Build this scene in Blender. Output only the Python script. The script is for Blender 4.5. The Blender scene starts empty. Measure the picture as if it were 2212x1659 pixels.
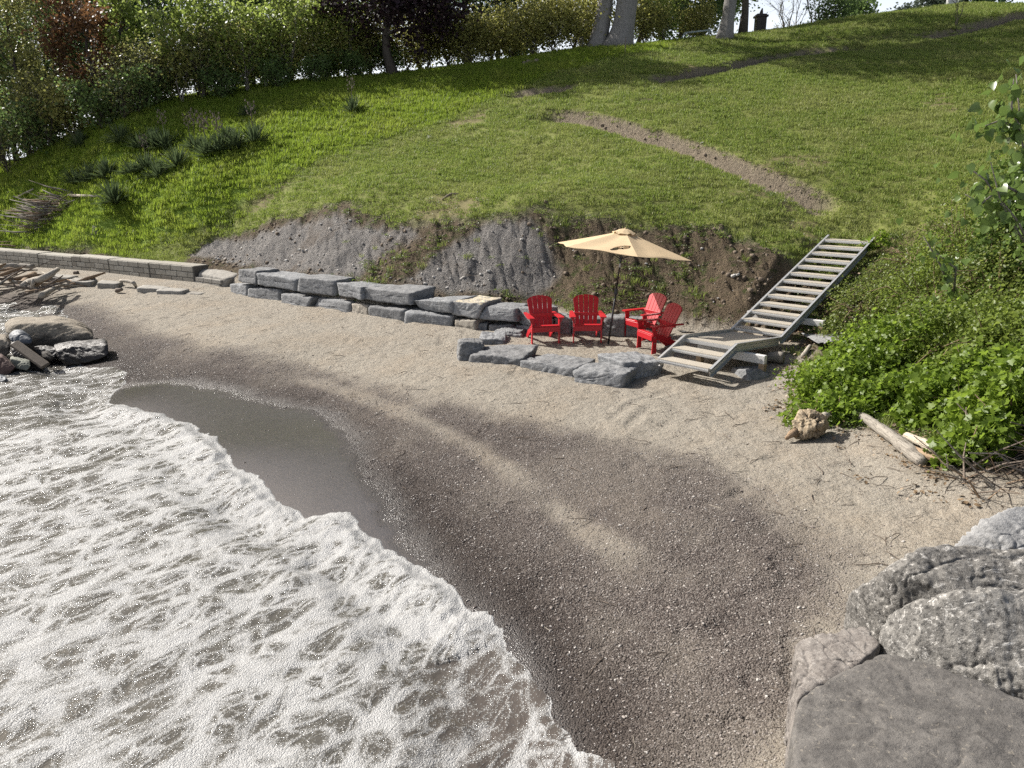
import bpy, bmesh, math, random
import numpy as np
from mathutils import Vector, Matrix

R = math.radians
SC = bpy.context.scene
COL = SC.collection

# ------------------------------------------------------------------ camera, sky, sun, exposure
CAM_H, PITCH, F, CX, CY = 3.5, R(16.0), 1550.0, 1106.0, 829.5      # focal length in units of a 2212 px wide picture
cam_d = bpy.data.cameras.new("camera"); cam = bpy.data.objects.new("camera", cam_d); COL.objects.link(cam)
cam.location = (0, 0, CAM_H); cam.rotation_euler = (R(90) - PITCH, 0, 0)
cam_d.sensor_width = 36; cam_d.lens = 36 * F / 2212; cam_d.clip_start = 0.05; cam_d.clip_end = 3000
SC.camera = cam

SUN_EL, SUN_AZ = R(40), R(-61)                                    # azimuth from +Y towards +X
sdir = Vector((math.sin(SUN_AZ) * math.cos(SUN_EL), math.cos(SUN_AZ) * math.cos(SUN_EL), math.sin(SUN_EL)))
world = bpy.data.worlds.new("World"); SC.world = world; world.use_nodes = True
wn = world.node_tree; wn.nodes.clear()
sky = wn.nodes.new("ShaderNodeTexSky"); sky.sky_type = 'NISHITA'; sky.sun_disc = False
sky.sun_elevation = SUN_EL; sky.sun_rotation = SUN_AZ; sky.air_density = 1.0; sky.dust_density = 5.0; sky.ozone_density = 1.0
bg = wn.nodes.new("ShaderNodeBackground"); bg.inputs[1].default_value = 0.06
wo = wn.nodes.new("ShaderNodeOutputWorld")
tc = wn.nodes.new("ShaderNodeTexCoord"); sx = wn.nodes.new("ShaderNodeSeparateXYZ"); wn.links.new(tc.outputs["Generated"], sx.inputs[0])   # hazy white band low over the horizon, all the way round
mr = wn.nodes.new("ShaderNodeMapRange"); mr.interpolation_type = 'SMOOTHSTEP'; mr.inputs[1].default_value = .02; mr.inputs[2].default_value = .40; mr.inputs[3].default_value = .62; mr.inputs[4].default_value = 0.0; wn.links.new(sx.outputs[2], mr.inputs[0])
mxs = wn.nodes.new("ShaderNodeMix"); mxs.data_type = 'RGBA'; mxs.inputs[7].default_value = (19.0, 20.0, 21.5, 1); wn.links.new(mr.outputs[0], mxs.inputs[0]); wn.links.new(sky.outputs[0], mxs.inputs[6])
wn.links.new(mxs.outputs[2], bg.inputs[0]); wn.links.new(bg.outputs[0], wo.inputs[0])
sun_d = bpy.data.lights.new("sun", 'SUN'); sun_d.energy = 5.0; sun_d.angle = R(0.5); sun_d.color = (1.0, 0.96, 0.90)
sun = bpy.data.objects.new("sun", sun_d); COL.objects.link(sun)
sun.rotation_euler = sdir.to_track_quat('Z', 'Y').to_euler(); sun.location = (-20, 10, 30)
SC.render.engine = 'CYCLES'; SC.cycles.use_denoising = False          # keep the fine sparkle and grain
vs = SC.view_settings; vs.view_transform = 'Standard'; vs.look = 'None'; vs.exposure = 0.92; vs.gamma = 1.0; vs.use_curve_mapping = False

# ------------------------------------------------------------------ pixel (2212 x 1659) -> world helpers
CP, SP = math.cos(PITCH), math.sin(PITCH)
def ray(u, v):
    return np.array([u - CX, F * CP + (CY - v) * SP, -F * SP + (CY - v) * CP])
def PZ(u, v, z):
    d = ray(u, v); return np.array([0, 0, CAM_H]) + d * ((z - CAM_H) / d[2])
def PY(u, v, Y):
    d = ray(u, v); return np.array([0, 0, CAM_H]) + d * (Y / d[1])
def pxm(p):                                                        # metres covered by one pixel at point p
    return (p[1] * CP + (CAM_H - p[2]) * SP) / F

# ------------------------------------------------------------------ noise
def _h(x, y, z, s):
    with np.errstate(over='ignore'):
        h = (x.astype(np.uint32) * np.uint32(374761393)) ^ (y.astype(np.uint32) * np.uint32(668265263)) ^ (z.astype(np.uint32) * np.uint32(2246822519)) ^ np.uint32((s * 3266489917 + 12345) & 0xffffffff)
        h = (h ^ (h >> np.uint32(13))) * np.uint32(1274126177)
        h = (h ^ (h >> np.uint32(16))) * np.uint32(2654435761)
        h = h ^ (h >> np.uint32(15))
    return h.astype(np.float64) / 4294967295.0 * 2 - 1
def vnoise(P, s=0):
    P = np.asarray(P, float); i = np.floor(P).astype(np.int64); f = P - i; f = f * f * f * (f * (f * 6 - 15) + 10)
    x, y, z = i[:, 0], i[:, 1], i[:, 2]; r = 0
    for a in (0, 1):
        wx = f[:, 0] if a else 1 - f[:, 0]
        for b in (0, 1):
            wy = f[:, 1] if b else 1 - f[:, 1]
            for c in (0, 1):
                wz = f[:, 2] if c else 1 - f[:, 2]
                r = r + _h(x + a, y + b, z + c, s) * wx * wy * wz
    return r
def fbm(P, s=0, o=4, g=0.5):
    P = np.asarray(P, float); r = 0; a = 1; t = 0
    for k in range(o):
        r = r + a * vnoise(P, s + k * 7); t += a; a *= g; P = P * 2.03 + 11.7
    return r / t
def fbm2(x, y, sc, s=0, o=4, g=0.5, z=0.37):
    return fbm(np.stack([x * sc, y * sc, np.full_like(x, z)], 1), s, o, g)
def sm(a, b, x):
    t = np.clip((x - a) / (b - a), 0, 1); return t * t * (3 - 2 * t)

# ------------------------------------------------------------------ terrain height: thin plate spline through control points
CZ = [(1315,742,0),(1237,735,0),(1150,730,0),(985,785,-.04),(1300,842,-.07),(1150,800,-.03),(700,690,-.02),(520,650,0),(300,632,0),(100,610,0),(-250,570,0),
 (900,720,0),(1050,735,0),(250,700,-.28),(500,750,-.16),(350,785,-.42),(600,800,-.32),(800,830,-.26),(900,780,-.1),(1600,830,.02),(1720,800,.12),(1750,940,.02),
 (1950,1040,.08),(1500,950,-.08),(1300,950,-.18),(1100,900,-.2),(1500,1150,-.15),(1750,1200,-.05),(1700,1400,-.12),(1900,1250,0),(2000,1150,.08),
 (1000,1000,-.4),(900,1100,-.5),(1250,1200,-.38),(1150,1250,-.46),(1300,1400,-.45),(1500,1400,-.28),(1500,1600,-.32),(1690,1600,-.15),
 (0,662,-.53),(145,695,-.5),(240,795,-.55),(275,870,-.56),(500,990,-.57),(745,1115,-.57),(1000,1320,-.57),(1110,1400,-.57),(1200,1560,-.57),(1230,1655,-.57),
 (700,900,-.47),(400,842,-.49),(560,900,-.52),(0,800,-1.0),(0,1000,-1.15),(400,1200,-1.0),(700,1400,-.95),(900,1600,-.85),(0,1400,-1.3),
 (2100,1200,.12),(2212,1300,.15),(1800,1650,-.1)]
CYS = [(480,505,27.3),(600,475,25.6),(740,446,23.6),(900,482,21.4),(1020,476,20.5),(1150,462,19.8),(1300,488,18.9),(1500,500,18.2),(1650,540,17.2),
 (1840,515,18),(1800,640,15.3),(1150,400,22.5),(1150,300,27),(1150,200,32),(1150,130,38),(1000,330,27.5),(900,260,32),(850,166,40),(700,380,27.4),(700,180,38.5),
 (600,195,37.5),(500,300,32),(500,240,35.5),(300,262,35),(400,420,29.2),(200,470,30.3),(300,350,32.5),(150,380,34),(0,400,36.5),(100,330,37),(0,470,34),(560,400,28.6),
 (1350,110,38),(1300,250,27.5),(1300,380,22),(1500,330,23),(1500,440,19.6),(1700,250,26),(1840,442,19.3),(1700,400,20.3),(2000,200,28),(2000,420,19),(2212,300,22),
 (2212,150,29),(2200,50,40),(1900,100,38),(1600,95,42),(1450,105,41),(1700,66,46),(1238,113,40),(1290,106,40.5),(1560,84,43),(1105,133,40),(1000,147,40),(1630,77,44.5),(1800,46,47.5),(1900,32,48),(2100,10,48),(1880,560,16.8),(2000,560,15.5),(2212,560,13.5),
 (2000,700,13.5),(2212,700,11.5),(2212,900,8.8)]
GH = [(-60,60,5),(-30,60,6.5),(-10,62,8.8),(0,60,9.3),(15,62,12),(30,65,13.5),(60,60,15),(-60,40,2.5),(-45,31,.3),(-60,10,-2.5),(-30,5,-2),(-10,0,-1.6),(-5,-5,-1.6),
 (-2,2,-1.0),(0,-3,-1),(3,1,.1),(6,3,.4),(10,5,1),(20,10,3),(40,20,7),(60,30,11),(25,30,7.5),(-26,20,-1.3),(-60,-20,-3),(20,-10,1)]
def _phi(r2):
    return np.sqrt(r2 + .02)
def _tps(C, lam=-2e-4):
    C = np.array(C); n = len(C); X = C[:, :2] / 10
    d2 = ((X[:, None] - X[None]) ** 2).sum(2)
    A = np.zeros((n + 3, n + 3)); A[:n, :n] = _phi(d2) + lam * np.eye(n)
    A[:n, n] = 1; A[:n, n+1:] = X; A[n, :n] = 1; A[n+1:, :n] = X.T
    return X, np.linalg.solve(A, np.concatenate([C[:, 2], np.zeros(3)]))
# two surfaces, the beach and the upland, meeting along the line of the walls
CUP = [(80,535,.62),(200,547,.62),(250,552,.63),(295,556,.63),(200,553,.6),(300,561,.61),(0,528,.62),(143,541,.62),(343,560,.63),(420,566,.64),(-200,513,.62),(500,566,.7),(560,573,.74),(650,588,.76),(760,600,.76),(880,620,.68),(1000,636,.58),(1100,648,.50),
 (600,573,.8),(1150,652,.46),(1250,682,.34),(1330,688,.31),(1400,690,.31),(1550,690,.5),(1850,800,.32),(1950,900,.25),(2100,1000,.35),(1750,722,.45),(1700,745,.28),(1760,860,.12)]
_up = [PZ(*c) for c in CUP] + [PY(*c) for c in CYS] + [np.array(g, float) for g in GH if g[2] > .25] + [np.array([*PZ(u, v, 0)[:2], z]) for u, v, z in ((200,700,.3),(600,800,.35),(1000,850,.35),(1400,900,.2),(1700,1000,.1))]
_bt = [PZ(*c) for c in CZ] + [np.array([*PZ(u, v, z)[:2], .12]) for u, v, z in CUP[:18]] + [np.array(g, float) for g in GH if g[2] <= 1.0] + [np.array(g, float) for g in [(-40,40,0),(-15,35,.3),(0,30,.4),(10,25,.4),(20,20,.5)]]
TPS_U, TPS_B = _tps(_up), _tps(_bt)
def _ev(T, x, y):
    X, W = T; n = len(X); out = np.empty(len(x))
    for i in range(0, len(x), 40000):
        a, b = x[i:i+40000], y[i:i+40000]
        d2 = (a[:, None] - X[None, :, 0]) ** 2 + (b[:, None] - X[None, :, 1]) ** 2
        out[i:i+40000] = _phi(d2) @ W[:n] + W[n] + a * W[n+1] + b * W[n+2]
    return out
_FR = [PZ(u, v, .02)[:2] for u, v in [(-300,537),(0,570),(420,615),(495,632),(600,655),(700,675),(900,705),(1050,722),(1130,727),(1250,723),(1440,726)]]
def _back(P, d):
    Q = []
    for i in range(len(P)):
        t = P[min(i + 1, len(P) - 1)] - P[max(i - 1, 0)]; t = t / np.linalg.norm(t); Q.append(P[i] + np.array([-t[1], t[0]]) * d)
    return Q
SPLIT = np.array([(-60, 44.0)] + [tuple(q) for q in _back(_FR, .55)] + [tuple(PZ(u, v, .15)[:2]) for u, v in [(1530,716),(1640,730),(1720,770),(1745,830),(1745,880),(1850,925),(2000,1040),(2110,1090),(2300,1080)]] + [(14, 4), (40, -5)])
def hz0(x, y):
    x = np.atleast_1d(np.asarray(x, float)); y = np.atleast_1d(np.asarray(y, float))
    r = np.hypot(x, y); k = np.minimum(1, 62 / np.maximum(r, 1e-6)); x = x * k; y = y * k
    d, s, _, _ = seg_dist(x, y, SPLIT); q = np.where(s > 0, d, -d); hw = .10 + .75 * sm(3.2, 5.5, x) * sm(16.5, 13.5, y)
    w = np.clip((q + hw) / (2 * hw), 0, 1); w = w * w * (3 - 2 * w)
    return _ev(TPS_B, x / 10, y / 10) * (1 - w) + _ev(TPS_U, x / 10, y / 10) * w
_T = np.concatenate([np.arange(1.5, 12, .05), np.arange(12, 75, .1)])
def _march(u, v, hf):
    d = ray(u, v); d = d / d[1]
    x, y, z = d[0] * _T, _T, CAM_H + d[2] * _T
    g = z - hf(x, y); k = np.where(g < 0)[0]
    if not len(k): return _march(u, v + 1.5, hf)                   # grazes the brow: take the brow
    k = k[0]
    if k == 0: t = _T[0]
    else: t = _T[k-1] + (_T[k] - _T[k-1]) * g[k-1] / (g[k-1] - g[k] + 1e-9)
    return np.array([d[0] * t, t, CAM_H + d[2] * t])
def G0(u, v): return _march(u, v, hz0)
def poly(pts): return np.array([G0(*p)[:2] for p in pts])

def seg_dist(x, y, PL, closed=False):
    """unsigned distance, signed side (+ left of travel), position along in metres"""
    n = len(PL); best = np.full(len(x), 1e9); side = np.zeros(len(x)); along = np.zeros(len(x)); L = 0
    for i in range(n if closed else n - 1):
        a, b = PL[i], PL[(i + 1) % n]; e = b - a; l2 = e @ e + 1e-12; l = math.sqrt(l2)
        px, py = x - a[0], y - a[1]
        t = np.clip((px * e[0] + py * e[1]) / l2, 0, 1)
        d = np.hypot(px - t * e[0], py - t * e[1]); m = d < best
        best[m] = d[m]; side[m] = np.sign(e[0] * py - e[1] * px)[m]; along[m] = (L + t * l)[m]; L += l
    return best, side, along, L
def inside(x, y, PL):
    r = np.zeros(len(x), bool); n = len(PL); j = n - 1
    for i in range(n):
        (xi, yi), (xj, yj) = PL[i], PL[j]
        c = ((yi > y) != (yj > y)) & (x < (xj - xi) * (y - yi) / (yj - yi + 1e-12) + xi); r ^= c; j = i
    return r
def sd(x, y, PL):                                                  # signed distance, + inside
    d = seg_dist(x, y, PL, True)[0]; return np.where(inside(x, y, PL), d, -d)

# zones on the ground
SCARS = [(poly([(1175,234),(1260,238),(1330,253),(1420,278),(1500,303),(1570,330),(1640,357),(1720,388),(1790,420),(1845,442)]), .48, .9),
         (poly([(1078,216),(1110,200),(1150,191),(1220,184),(1270,181)]), .3, .8),
         (poly([(1365,167),(1420,160),(1500,147),(1580,132),(1660,116),(1760,105),(1880,95)]), .4, 1.3),
         (poly([(1940,80),(2060,58),(2120,42),(2212,22),(2300,8)]), .45, 1.5),
         (poly([(1350,218),(1390,212),(1440,213)]), .12, .5)]
GRASS = np.concatenate([poly([(-300,505),(0,532),(150,550),(330,563),(395,567),(405,546),(430,530),(470,507),(560,492),(600,474),(680,454),(735,446),(770,462),(800,474),(860,490),(900,492),(960,482),
        (1010,480),(1040,470),(1100,462),(1160,466),(1230,482),(1300,492),(1400,503),(1480,503),(1560,507),(1640,528),(1690,560),(1730,560),(1800,600),(1870,560),(2000,600),(2212,560)]),
        np.array([(40,12),(60,20),(90,90),(-90,90),(-70,40)])])
LUSH = np.concatenate([poly([(-300,540),(0,545),(250,545),(400,520),(480,470),(560,420),(640,370),(760,320),(880,280),(980,250),(1070,215),(1140,180),(1230,150),(1300,130),(1420,110)]),
        np.array([(15,60),(-90,90),(-70,30)])])
CLAY = [poly([(385,545),(430,522),(480,512),(600,478),(740,448),(775,468),(900,492),(905,512),(800,572),(770,606),(640,590),(560,578),(470,568)]),
        poly([(850,608),(1000,512),(1040,480),(1150,466),(1165,490),(1195,560),(1230,572),(1195,625),(1150,655),(1050,642),(940,625)])]
GRAVEL = poly([(-300,640),(60,632),(200,660),(300,705),(420,742),(560,775),(700,805),(850,845),(1000,880),(1150,905),(1330,955),(1550,1010),(1680,1090),(1790,1180),(1860,1300),(1720,1380),(1690,1700),(1000,2000),(-400,1700),(-400,700)])
DARKG = poly([(-300,680),(100,668),(230,740),(330,785),(450,815),(620,850),(760,905),(840,990),(960,1090),(1080,1190),(1180,1290),(1290,1400),(1380,1520),(1400,1700),(1000,2000),(-400,1700)])
WET = poly([(180,850),(250,838),(290,828),(430,822),(560,855),(690,885),(775,930),(800,1000),(845,1060),(880,1130),(985,1230),(1060,1310),(1130,1390),(1190,1480),(1235,1600),(1240,1700),(1000,2000),(-400,1700),(-300,800)])
BUSHZ = np.concatenate([poly([(1735,880),(1740,820),(1760,760),(1700,760),(1730,690),(1800,610),(1880,540),(2000,480),(2212,430)]), np.array([(30,20),(25,3)]), poly([(2212,1050),(2040,1040),(1900,940)])])
SHORE = np.concatenate([np.array([(-60,26),(-32,23.5)]), np.array([PZ(u, v, -.56)[:2] for u, v in
        [(-120,652),(0,659),(60,661),(110,668),(140,680),(150,700),(155,740),(175,785),(215,794),(245,792),(263,796),(275,808),(270,825),(250,845),(232,868),(262,872),(290,880),(350,895),(420,918),(462,945),(490,975),
         (510,1005),(560,1035),(600,1070),(660,1105),(745,1110),(790,1150),(850,1190),(920,1235),(975,1275),(1010,1315),(1060,1340),(1105,1375),(1112,1400),(1160,1450),
         (1185,1500),(1195,1545),(1220,1590),(1227,1650),(1250,1646),(1290,1637),(1330,1650),(1350,1690),(1340,1800),(1380,2000)]]), np.array([(.4,.5),(2,-6)])])
STREAKS = [poly([(620,810),(760,850),(900,905),(1010,960),(1100,1020),(1180,1080)]), poly([(1150,1060),(1300,1170),(1420,1260)]), poly([(860,815),(1000,845),(1120,880),(1300,915),(1420,950)]), poly([(1400,930),(1560,990),(1700,1060)])]
TRACKS = [poly([(1310,915),(1340,890),(1380,865),(1430,850),(1470,838)]), poly([(1350,930),(1385,895),(1420,875)])]

def masks(x, y):
    n = len(x); w = fbm2(x, y, 1.1, 3, 4) * .45 + fbm2(x, y, 5.0, 5, 2) * .12
    m = {}
    g = sm(-.12, .25, sd(x, y, GRASS) + w * .9)
    lush = sm(-.4, .6, sd(x, y, LUSH) + w)
    clay = np.zeros(n)
    for c in CLAY: clay = np.maximum(clay, sm(-.1, .25, sd(x, y, c) + w * .7))
    scar = np.zeros(n)
    for pl, h, wd in SCARS:
        d, s, a, L = seg_dist(x, y, pl); ends = sm(0, 1.2, a) * sm(0, 1.2, L - a)
        q = np.where(s < 0, d, -d)                                  # + on the downhill side
        wv = wd * (.75 + .5 * fbm2(x, y, .9, 41, 2))
        scar = np.maximum(scar, sm(-.05, .05, q + .06 * w) * (1 - sm(wv * .55, wv * 1.1, q + w * .45)) * ends)
    patch = sm(.36, .5, fbm2(x, y, .42, 77, 3) + .25 * fbm2(x, y, 2.1, 71, 2)) * (1 - lush)
    wall = y - (17.6 - .45 * x * .0)                                # unused offset
    beach = 1 - sm(.28, .5, hz0(x, y)) * 1.0
    m['grass'] = g; m['lush'] = lush * g; m['clay'] = clay * (1 - g); m['scar'] = scar * g; m['patch'] = patch * g
    m['bank'] = (1 - g) * (1 - beach)
    m['gravel'] = sm(-.5, .5, sd(x, y, GRAVEL) + w * 1.1)
    st = np.zeros(n)
    for pl in STREAKS:
        d, s, a, L = seg_dist(x, y, pl); st = np.maximum(st, (1 - sm(.05, .32, d + .25 * w)) * sm(0, .8, a) * sm(0, .8, L - a))
    m['gravel'] = m['gravel'] * (1 - .6 * st) * (.78 + .22 * sm(-.25, .15, fbm2(x, y, .8, 19, 3)))
    m['dark'] = sm(-.7, .7, sd(x, y, DARKG) + w * .8)
    m['wet'] = sm(-.30, .42, sd(x, y, WET) + w * .6)
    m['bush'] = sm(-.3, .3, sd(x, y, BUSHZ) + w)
    return m
# the metal stairs: line of the top edge of their left stringer
k_ = 1.074; az = R(44.9); ee = Vector((math.sin(az), math.cos(az), 0)); ww = Vector((math.cos(az), -math.sin(az), 0)); WST = 1.02
P0 = Vector((2.5 * k_, 11.85 * k_, CAM_H - 2.95 * k_)); P1 = P0 + ee * (.81 * k_) + Vector((0, 0, .29 * k_)); P2 = P1 + ee * (1.67 * k_) + Vector((0, 0, -.14 * k_)); P3 = P2 + ee * (4.17 * k_) + Vector((0, 0, 1.57 * k_))
def _under_stairs(x, y, z):                                        # the slope is dug out a little under the flight
    a = (x - P0.x) * ee.x + (y - P0.y) * ee.y; c = (x - P0.x) * ww.x + (y - P0.y) * ww.y
    la = [0] + [(p - P0).dot(ee) for p in (P1, P2, P3)]; zs = np.interp(a, la, [P0.z, P1.z, P2.z, P3.z]) - .30
    f = sm(-.45, -.1, c) * (1 - sm(WST + .1, WST + .5, c)) * sm(0, .2, a) * (1 - sm(la[3] - .35, la[3] + .1, a))
    return z + f * np.minimum(0, zs - z)
def hz(x, y):
    x = np.atleast_1d(np.asarray(x, float)); y = np.atleast_1d(np.asarray(y, float))
    z = hz0(x, y); b = 1 - sm(.25, .6, z)
    for pl, h, wd in SCARS:
        d, s, a, L = seg_dist(x, y, pl); q = np.where(s < 0, d, -d)
        z = z - h * sm(-.03, .22, q) * np.exp(-(np.maximum(q, 0) / wd) ** 2) * sm(0, .8, a) * sm(0, .8, L - a)
    for pl in TRACKS:
        d, s, a, L = seg_dist(x, y, pl); z = z - .03 * (1 - sm(.02, .14, d)) * sm(0, .3, a) * sm(0, .3, L - a) + .015 * (1 - sm(.1, .3, d))
    wet = sm(-.3, .3, sd(x, y, WET))
    dent = sm(.3, .62, fbm2(x, y, 2.6, 91, 2))                       # footprints and scuffs
    ok = b * (1 - wet) * (y < 24)
    z = z + ok * (.028 * fbm2(x, y, .9, 9, 3) + .024 * fbm2(x, y, 4.5, 13, 3) - .05 * dent * sm(-.2, .2, fbm2(x, y, .35, 97, 2)))
    z = np.where((x > 2) & (x < 9.5) & (y > 11) & (y < 19.5), _under_stairs(x, y, z), z)
    hill = (1 - b)
    slope_b = hill * sm(.55, 1.0, z) * (1 - sm(2.2, 2.9, z)) * (x > -14)
    rill = np.abs(fbm(np.stack([x * 4.6 + y * 1.5, y * .8 - x * .5, x * 0], 1), 23, 4))
    z = z + slope_b * (-.15 * (1 - sm(0, .22, rill)) * .6 + .16 * fbm2(x, y, 1.3, 29, 4) + .09 * fbm2(x, y, 5, 31, 4))
    z = z + hill * (.05 * fbm2(x, y, .45, 33, 3) + .018 * fbm2(x, y, 3.0, 35, 3)) * sm(3, 14, y)
    return z
def G(u, v): return _march(u, v, hz)
def hz1(x, y): return float(hz(x, y)[0])

# ------------------------------------------------------------------ mesh / object helpers
def put(name, me, parent=None):
    o = bpy.data.objects.new(name, me); COL.objects.link(o)
    if parent is not None: o.parent = parent
    return o
def tag(o, label=None, cat=None, group=None, kind=None):
    if label: o["label"] = label
    if cat: o["category"] = cat
    if group: o["group"] = group
    if kind: o["kind"] = kind
    return o
def empty(name, loc, rz=0):
    o = bpy.data.objects.new(name, None); COL.objects.link(o); o.location = [float(c) for c in loc]; o.rotation_euler = (0, 0, rz); o.empty_display_size = .2
    return o
def npmesh(name, V, Fc, mat=None, smooth=False):
    V = np.asarray(V, np.float32); Fc = np.asarray(Fc, np.int32); me = bpy.data.meshes.new(name)
    k = Fc.shape[1]; me.vertices.add(len(V)); me.vertices.foreach_set("co", V.ravel())
    me.loops.add(Fc.size); me.loops.foreach_set("vertex_index", Fc.ravel())
    me.polygons.add(len(Fc)); me.polygons.foreach_set("loop_start", np.arange(0, Fc.size, k, dtype=np.int32))
    if smooth: me.polygons.foreach_set("use_smooth", np.ones(len(Fc), bool))
    me.update(calc_edges=True)
    if mat: me.materials.append(mat)
    return me
def attr4(me, name, cols):
    a = me.attributes.new(name, 'FLOAT_COLOR', 'POINT'); a.data.foreach_set("color", np.asarray(np.stack(cols, 1), np.float32).ravel())
class MB:
    def __init__(s): s.v = []; s.f = []
    def add(s, V, Fc):
        k = len(s.v); s.v += [tuple(map(float, p)) for p in V]; s.f += [tuple(int(i) + k for i in f) for f in Fc]; return s
    def box(s, c, size, M=None, bev=0.0):
        x, y, z = [d / 2 for d in size]; c = Vector(c)
        if bev <= 0:
            P = [Vector((a * x, b * y, e * z)) for a in (-1, 1) for b in (-1, 1) for e in (-1, 1)]
            Fc = [(0,1,3,2),(4,6,7,5),(0,4,5,1),(2,3,7,6),(0,2,6,4),(1,5,7,3)]
        else:                                                       # chamfered box
            P = []; 
            for a in (-1, 1):
                for b in (-1, 1):
                    for e in (-1, 1):
                        P += [Vector((a * x, b * (y - bev), e * (z - bev))), Vector((a * (x - bev), b * y, e * (z - bev))), Vector((a * (x - bev), b * (y - bev), e * z))]
            bm = bmesh.new(); [bm.verts.new(p) for p in P]; bmesh.ops.convex_hull(bm, input=bm.verts)
            bmesh.ops.dissolve_limit(bm, angle_limit=.02, verts=bm.verts, edges=bm.edges)
            bm.verts.index_update(); P = [v.co.copy() for v in bm.verts]; Fc = [[v.index for v in f.verts] for f in bm.faces]; bm.free()
        if M is not None: P = [M @ p for p in P]
        return s.add([p + c for p in P], Fc)
    def beam(s, a, b, w, h, up=(0, 0, 1), bev=0.0):                 # box from a to b, w across, h along up
        a, b = Vector(a), Vector(b); d = (b - a); L = d.length; d.normalize(); up = Vector(up)
        x = d.cross(up).normalized(); z = x.cross(d).normalized(); M = Matrix((x, d, z)).transposed()
        return s.box((a + b) / 2, (w, L, h), M, bev)
    def tube(s, pts, rad, n=8, cap=True):
        pts = [Vector(p) for p in pts]; k0 = len(s.v)
        t0 = (pts[1] - pts[0]).normalized(); ref = Vector((0, 0, 1)) if abs(t0.z) < .9 else Vector((1, 0, 0)); nrm = t0.cross(ref).normalized()
        for i, p in enumerate(pts):
            t = (pts[min(i + 1, len(pts) - 1)] - pts[max(i - 1, 0)]).normalized()
            nrm = (nrm - t * nrm.dot(t)).normalized(); bi = t.cross(nrm); r = rad[i] if hasattr(rad, '__len__') else rad
            for j in range(n):
                a = 2 * math.pi * j / n; q = p + (nrm * math.cos(a) + bi * math.sin(a)) * r; s.v.append((q.x, q.y, q.z))
        for i in range(len(pts) - 1):
            for j in range(n):
                a = k0 + i * n + j; b = k0 + i * n + (j + 1) % n; s.f.append((a, b, b + n, a + n))
        if cap:
            s.f.append(tuple(k0 + j for j in reversed(range(n)))); k1 = k0 + (len(pts) - 1) * n; s.f.append(tuple(k1 + j for j in range(n)))
        return s
    def mesh(s, name, mat, smooth=False):
        me = bpy.data.meshes.new(name); me.from_pydata(s.v, [], s.f)
        if smooth: me.polygons.foreach_set("use_smooth", np.ones(len(me.polygons), bool))
        me.update(); me.materials.append(mat); return me
    def build(s, name, mat, parent=None, smooth=False):
        return put(name, s.mesh(name, mat, smooth), parent)
def copy_tree(o, parent=None):
    c = o.copy(); COL.objects.link(c)
    if parent is not None: c.parent = parent
    for ch in list(o.children): copy_tree(ch, c)
    return c

# ------------------------------------------------------------------ material helpers
class NT:
    def __init__(s, name):
        s.m = bpy.data.materials.new(name); s.m.use_nodes = True; s.t = s.m.node_tree; s.t.nodes.clear()
        s.out = s.t.nodes.new("ShaderNodeOutputMaterial")
    def n(s, typ, ins=None, **props):
        nd = s.t.nodes.new("ShaderNode" + typ)
        for k, v in props.items(): setattr(nd, k, v)
        for k, v in (ins or {}).items(): s.set(nd, k, v)
        return nd
    def set(s, nd, k, v):
        i = nd.inputs[k]
        if isinstance(v, bpy.types.Node): v = v.outputs[0]
        if isinstance(v, bpy.types.NodeSocket): s.t.links.new(v, i)
        else:
            if isinstance(v, tuple) and len(v) == 3 and i.type == 'RGBA': v = (*v, 1)
            i.default_value = v
    def mix(s, f, a, b, mode='MIX'):
        nd = s.n("Mix", data_type='RGBA', blend_type=mode); nd.clamp_factor = True
        s.set(nd, 0, f); s.set(nd, 6, a); s.set(nd, 7, b); return nd.outputs[2]
    def math(s, op, a, b=0.0, c=0.0, clamp=False):
        nd = s.n("Math", operation=op); nd.use_clamp = clamp; s.set(nd, 0, a); s.set(nd, 1, b); s.set(nd, 2, c); return nd.outputs[0]
    def noise(s, vec, scale, detail=3, rough=.5, dist=0.0, out=0):
        nd = s.n("TexNoise", {"Scale": scale, "Detail": detail, "Roughness": rough, "Distortion": dist})
        if vec is not None: s.set(nd, "Vector", vec)
        return nd.outputs[out]
    def vor(s, vec, scale, feature='F1', out="Distance", rnd=1.0):
        nd = s.n("TexVoronoi", {"Scale": scale, "Randomness": rnd}, feature=feature)
        if vec is not None: s.set(nd, "Vector", vec)
        return nd.outputs[out]
    def ramp(s, fac, stops, interp='LINEAR'):
        nd = s.n("ValToRGB"); e = nd.color_ramp.elements; nd.color_ramp.interpolation = interp
        while len(e) < len(stops): e.new(.5)
        for el, (p, c) in zip(e, stops):
            el.position = p; el.color = (*c, 1) if isinstance(c, tuple) else (c, c, c, 1)
        s.set(nd, 0, fac); return nd.outputs[0]
    def step(s, a, b, x):
        nd = s.n("MapRange", interpolation_type='SMOOTHSTEP'); s.set(nd, 0, x); s.set(nd, 1, a); s.set(nd, 2, b); return nd.outputs[0]
    def bump(s, h, strength=.5, dist=.02, normal=None):
        nd = s.n("Bump", {"Strength": strength, "Distance": dist, "Height": h})
        if normal is not None: s.set(nd, "Normal", normal)
        return nd.outputs[0]
    def bsdf(s, **k):
        nd = s.n("BsdfPrincipled")
        for a, v in k.items(): s.set(nd, a.replace("_", " "), v)
        return nd
    def done(s, sh):
        s.t.links.new(sh.outputs[0] if isinstance(sh, bpy.types.Node) else sh, s.out.inputs[0]); return s.m
    def pos(s): return s.n("NewGeometry").outputs["Position"]
    def obj(s): return s.n("TexCoord").outputs["Object"]
    def island(s): return s.n("NewGeometry").outputs["Random Per Island"]
    def orand(s): return s.n("ObjectInfo").outputs["Random"]
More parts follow.
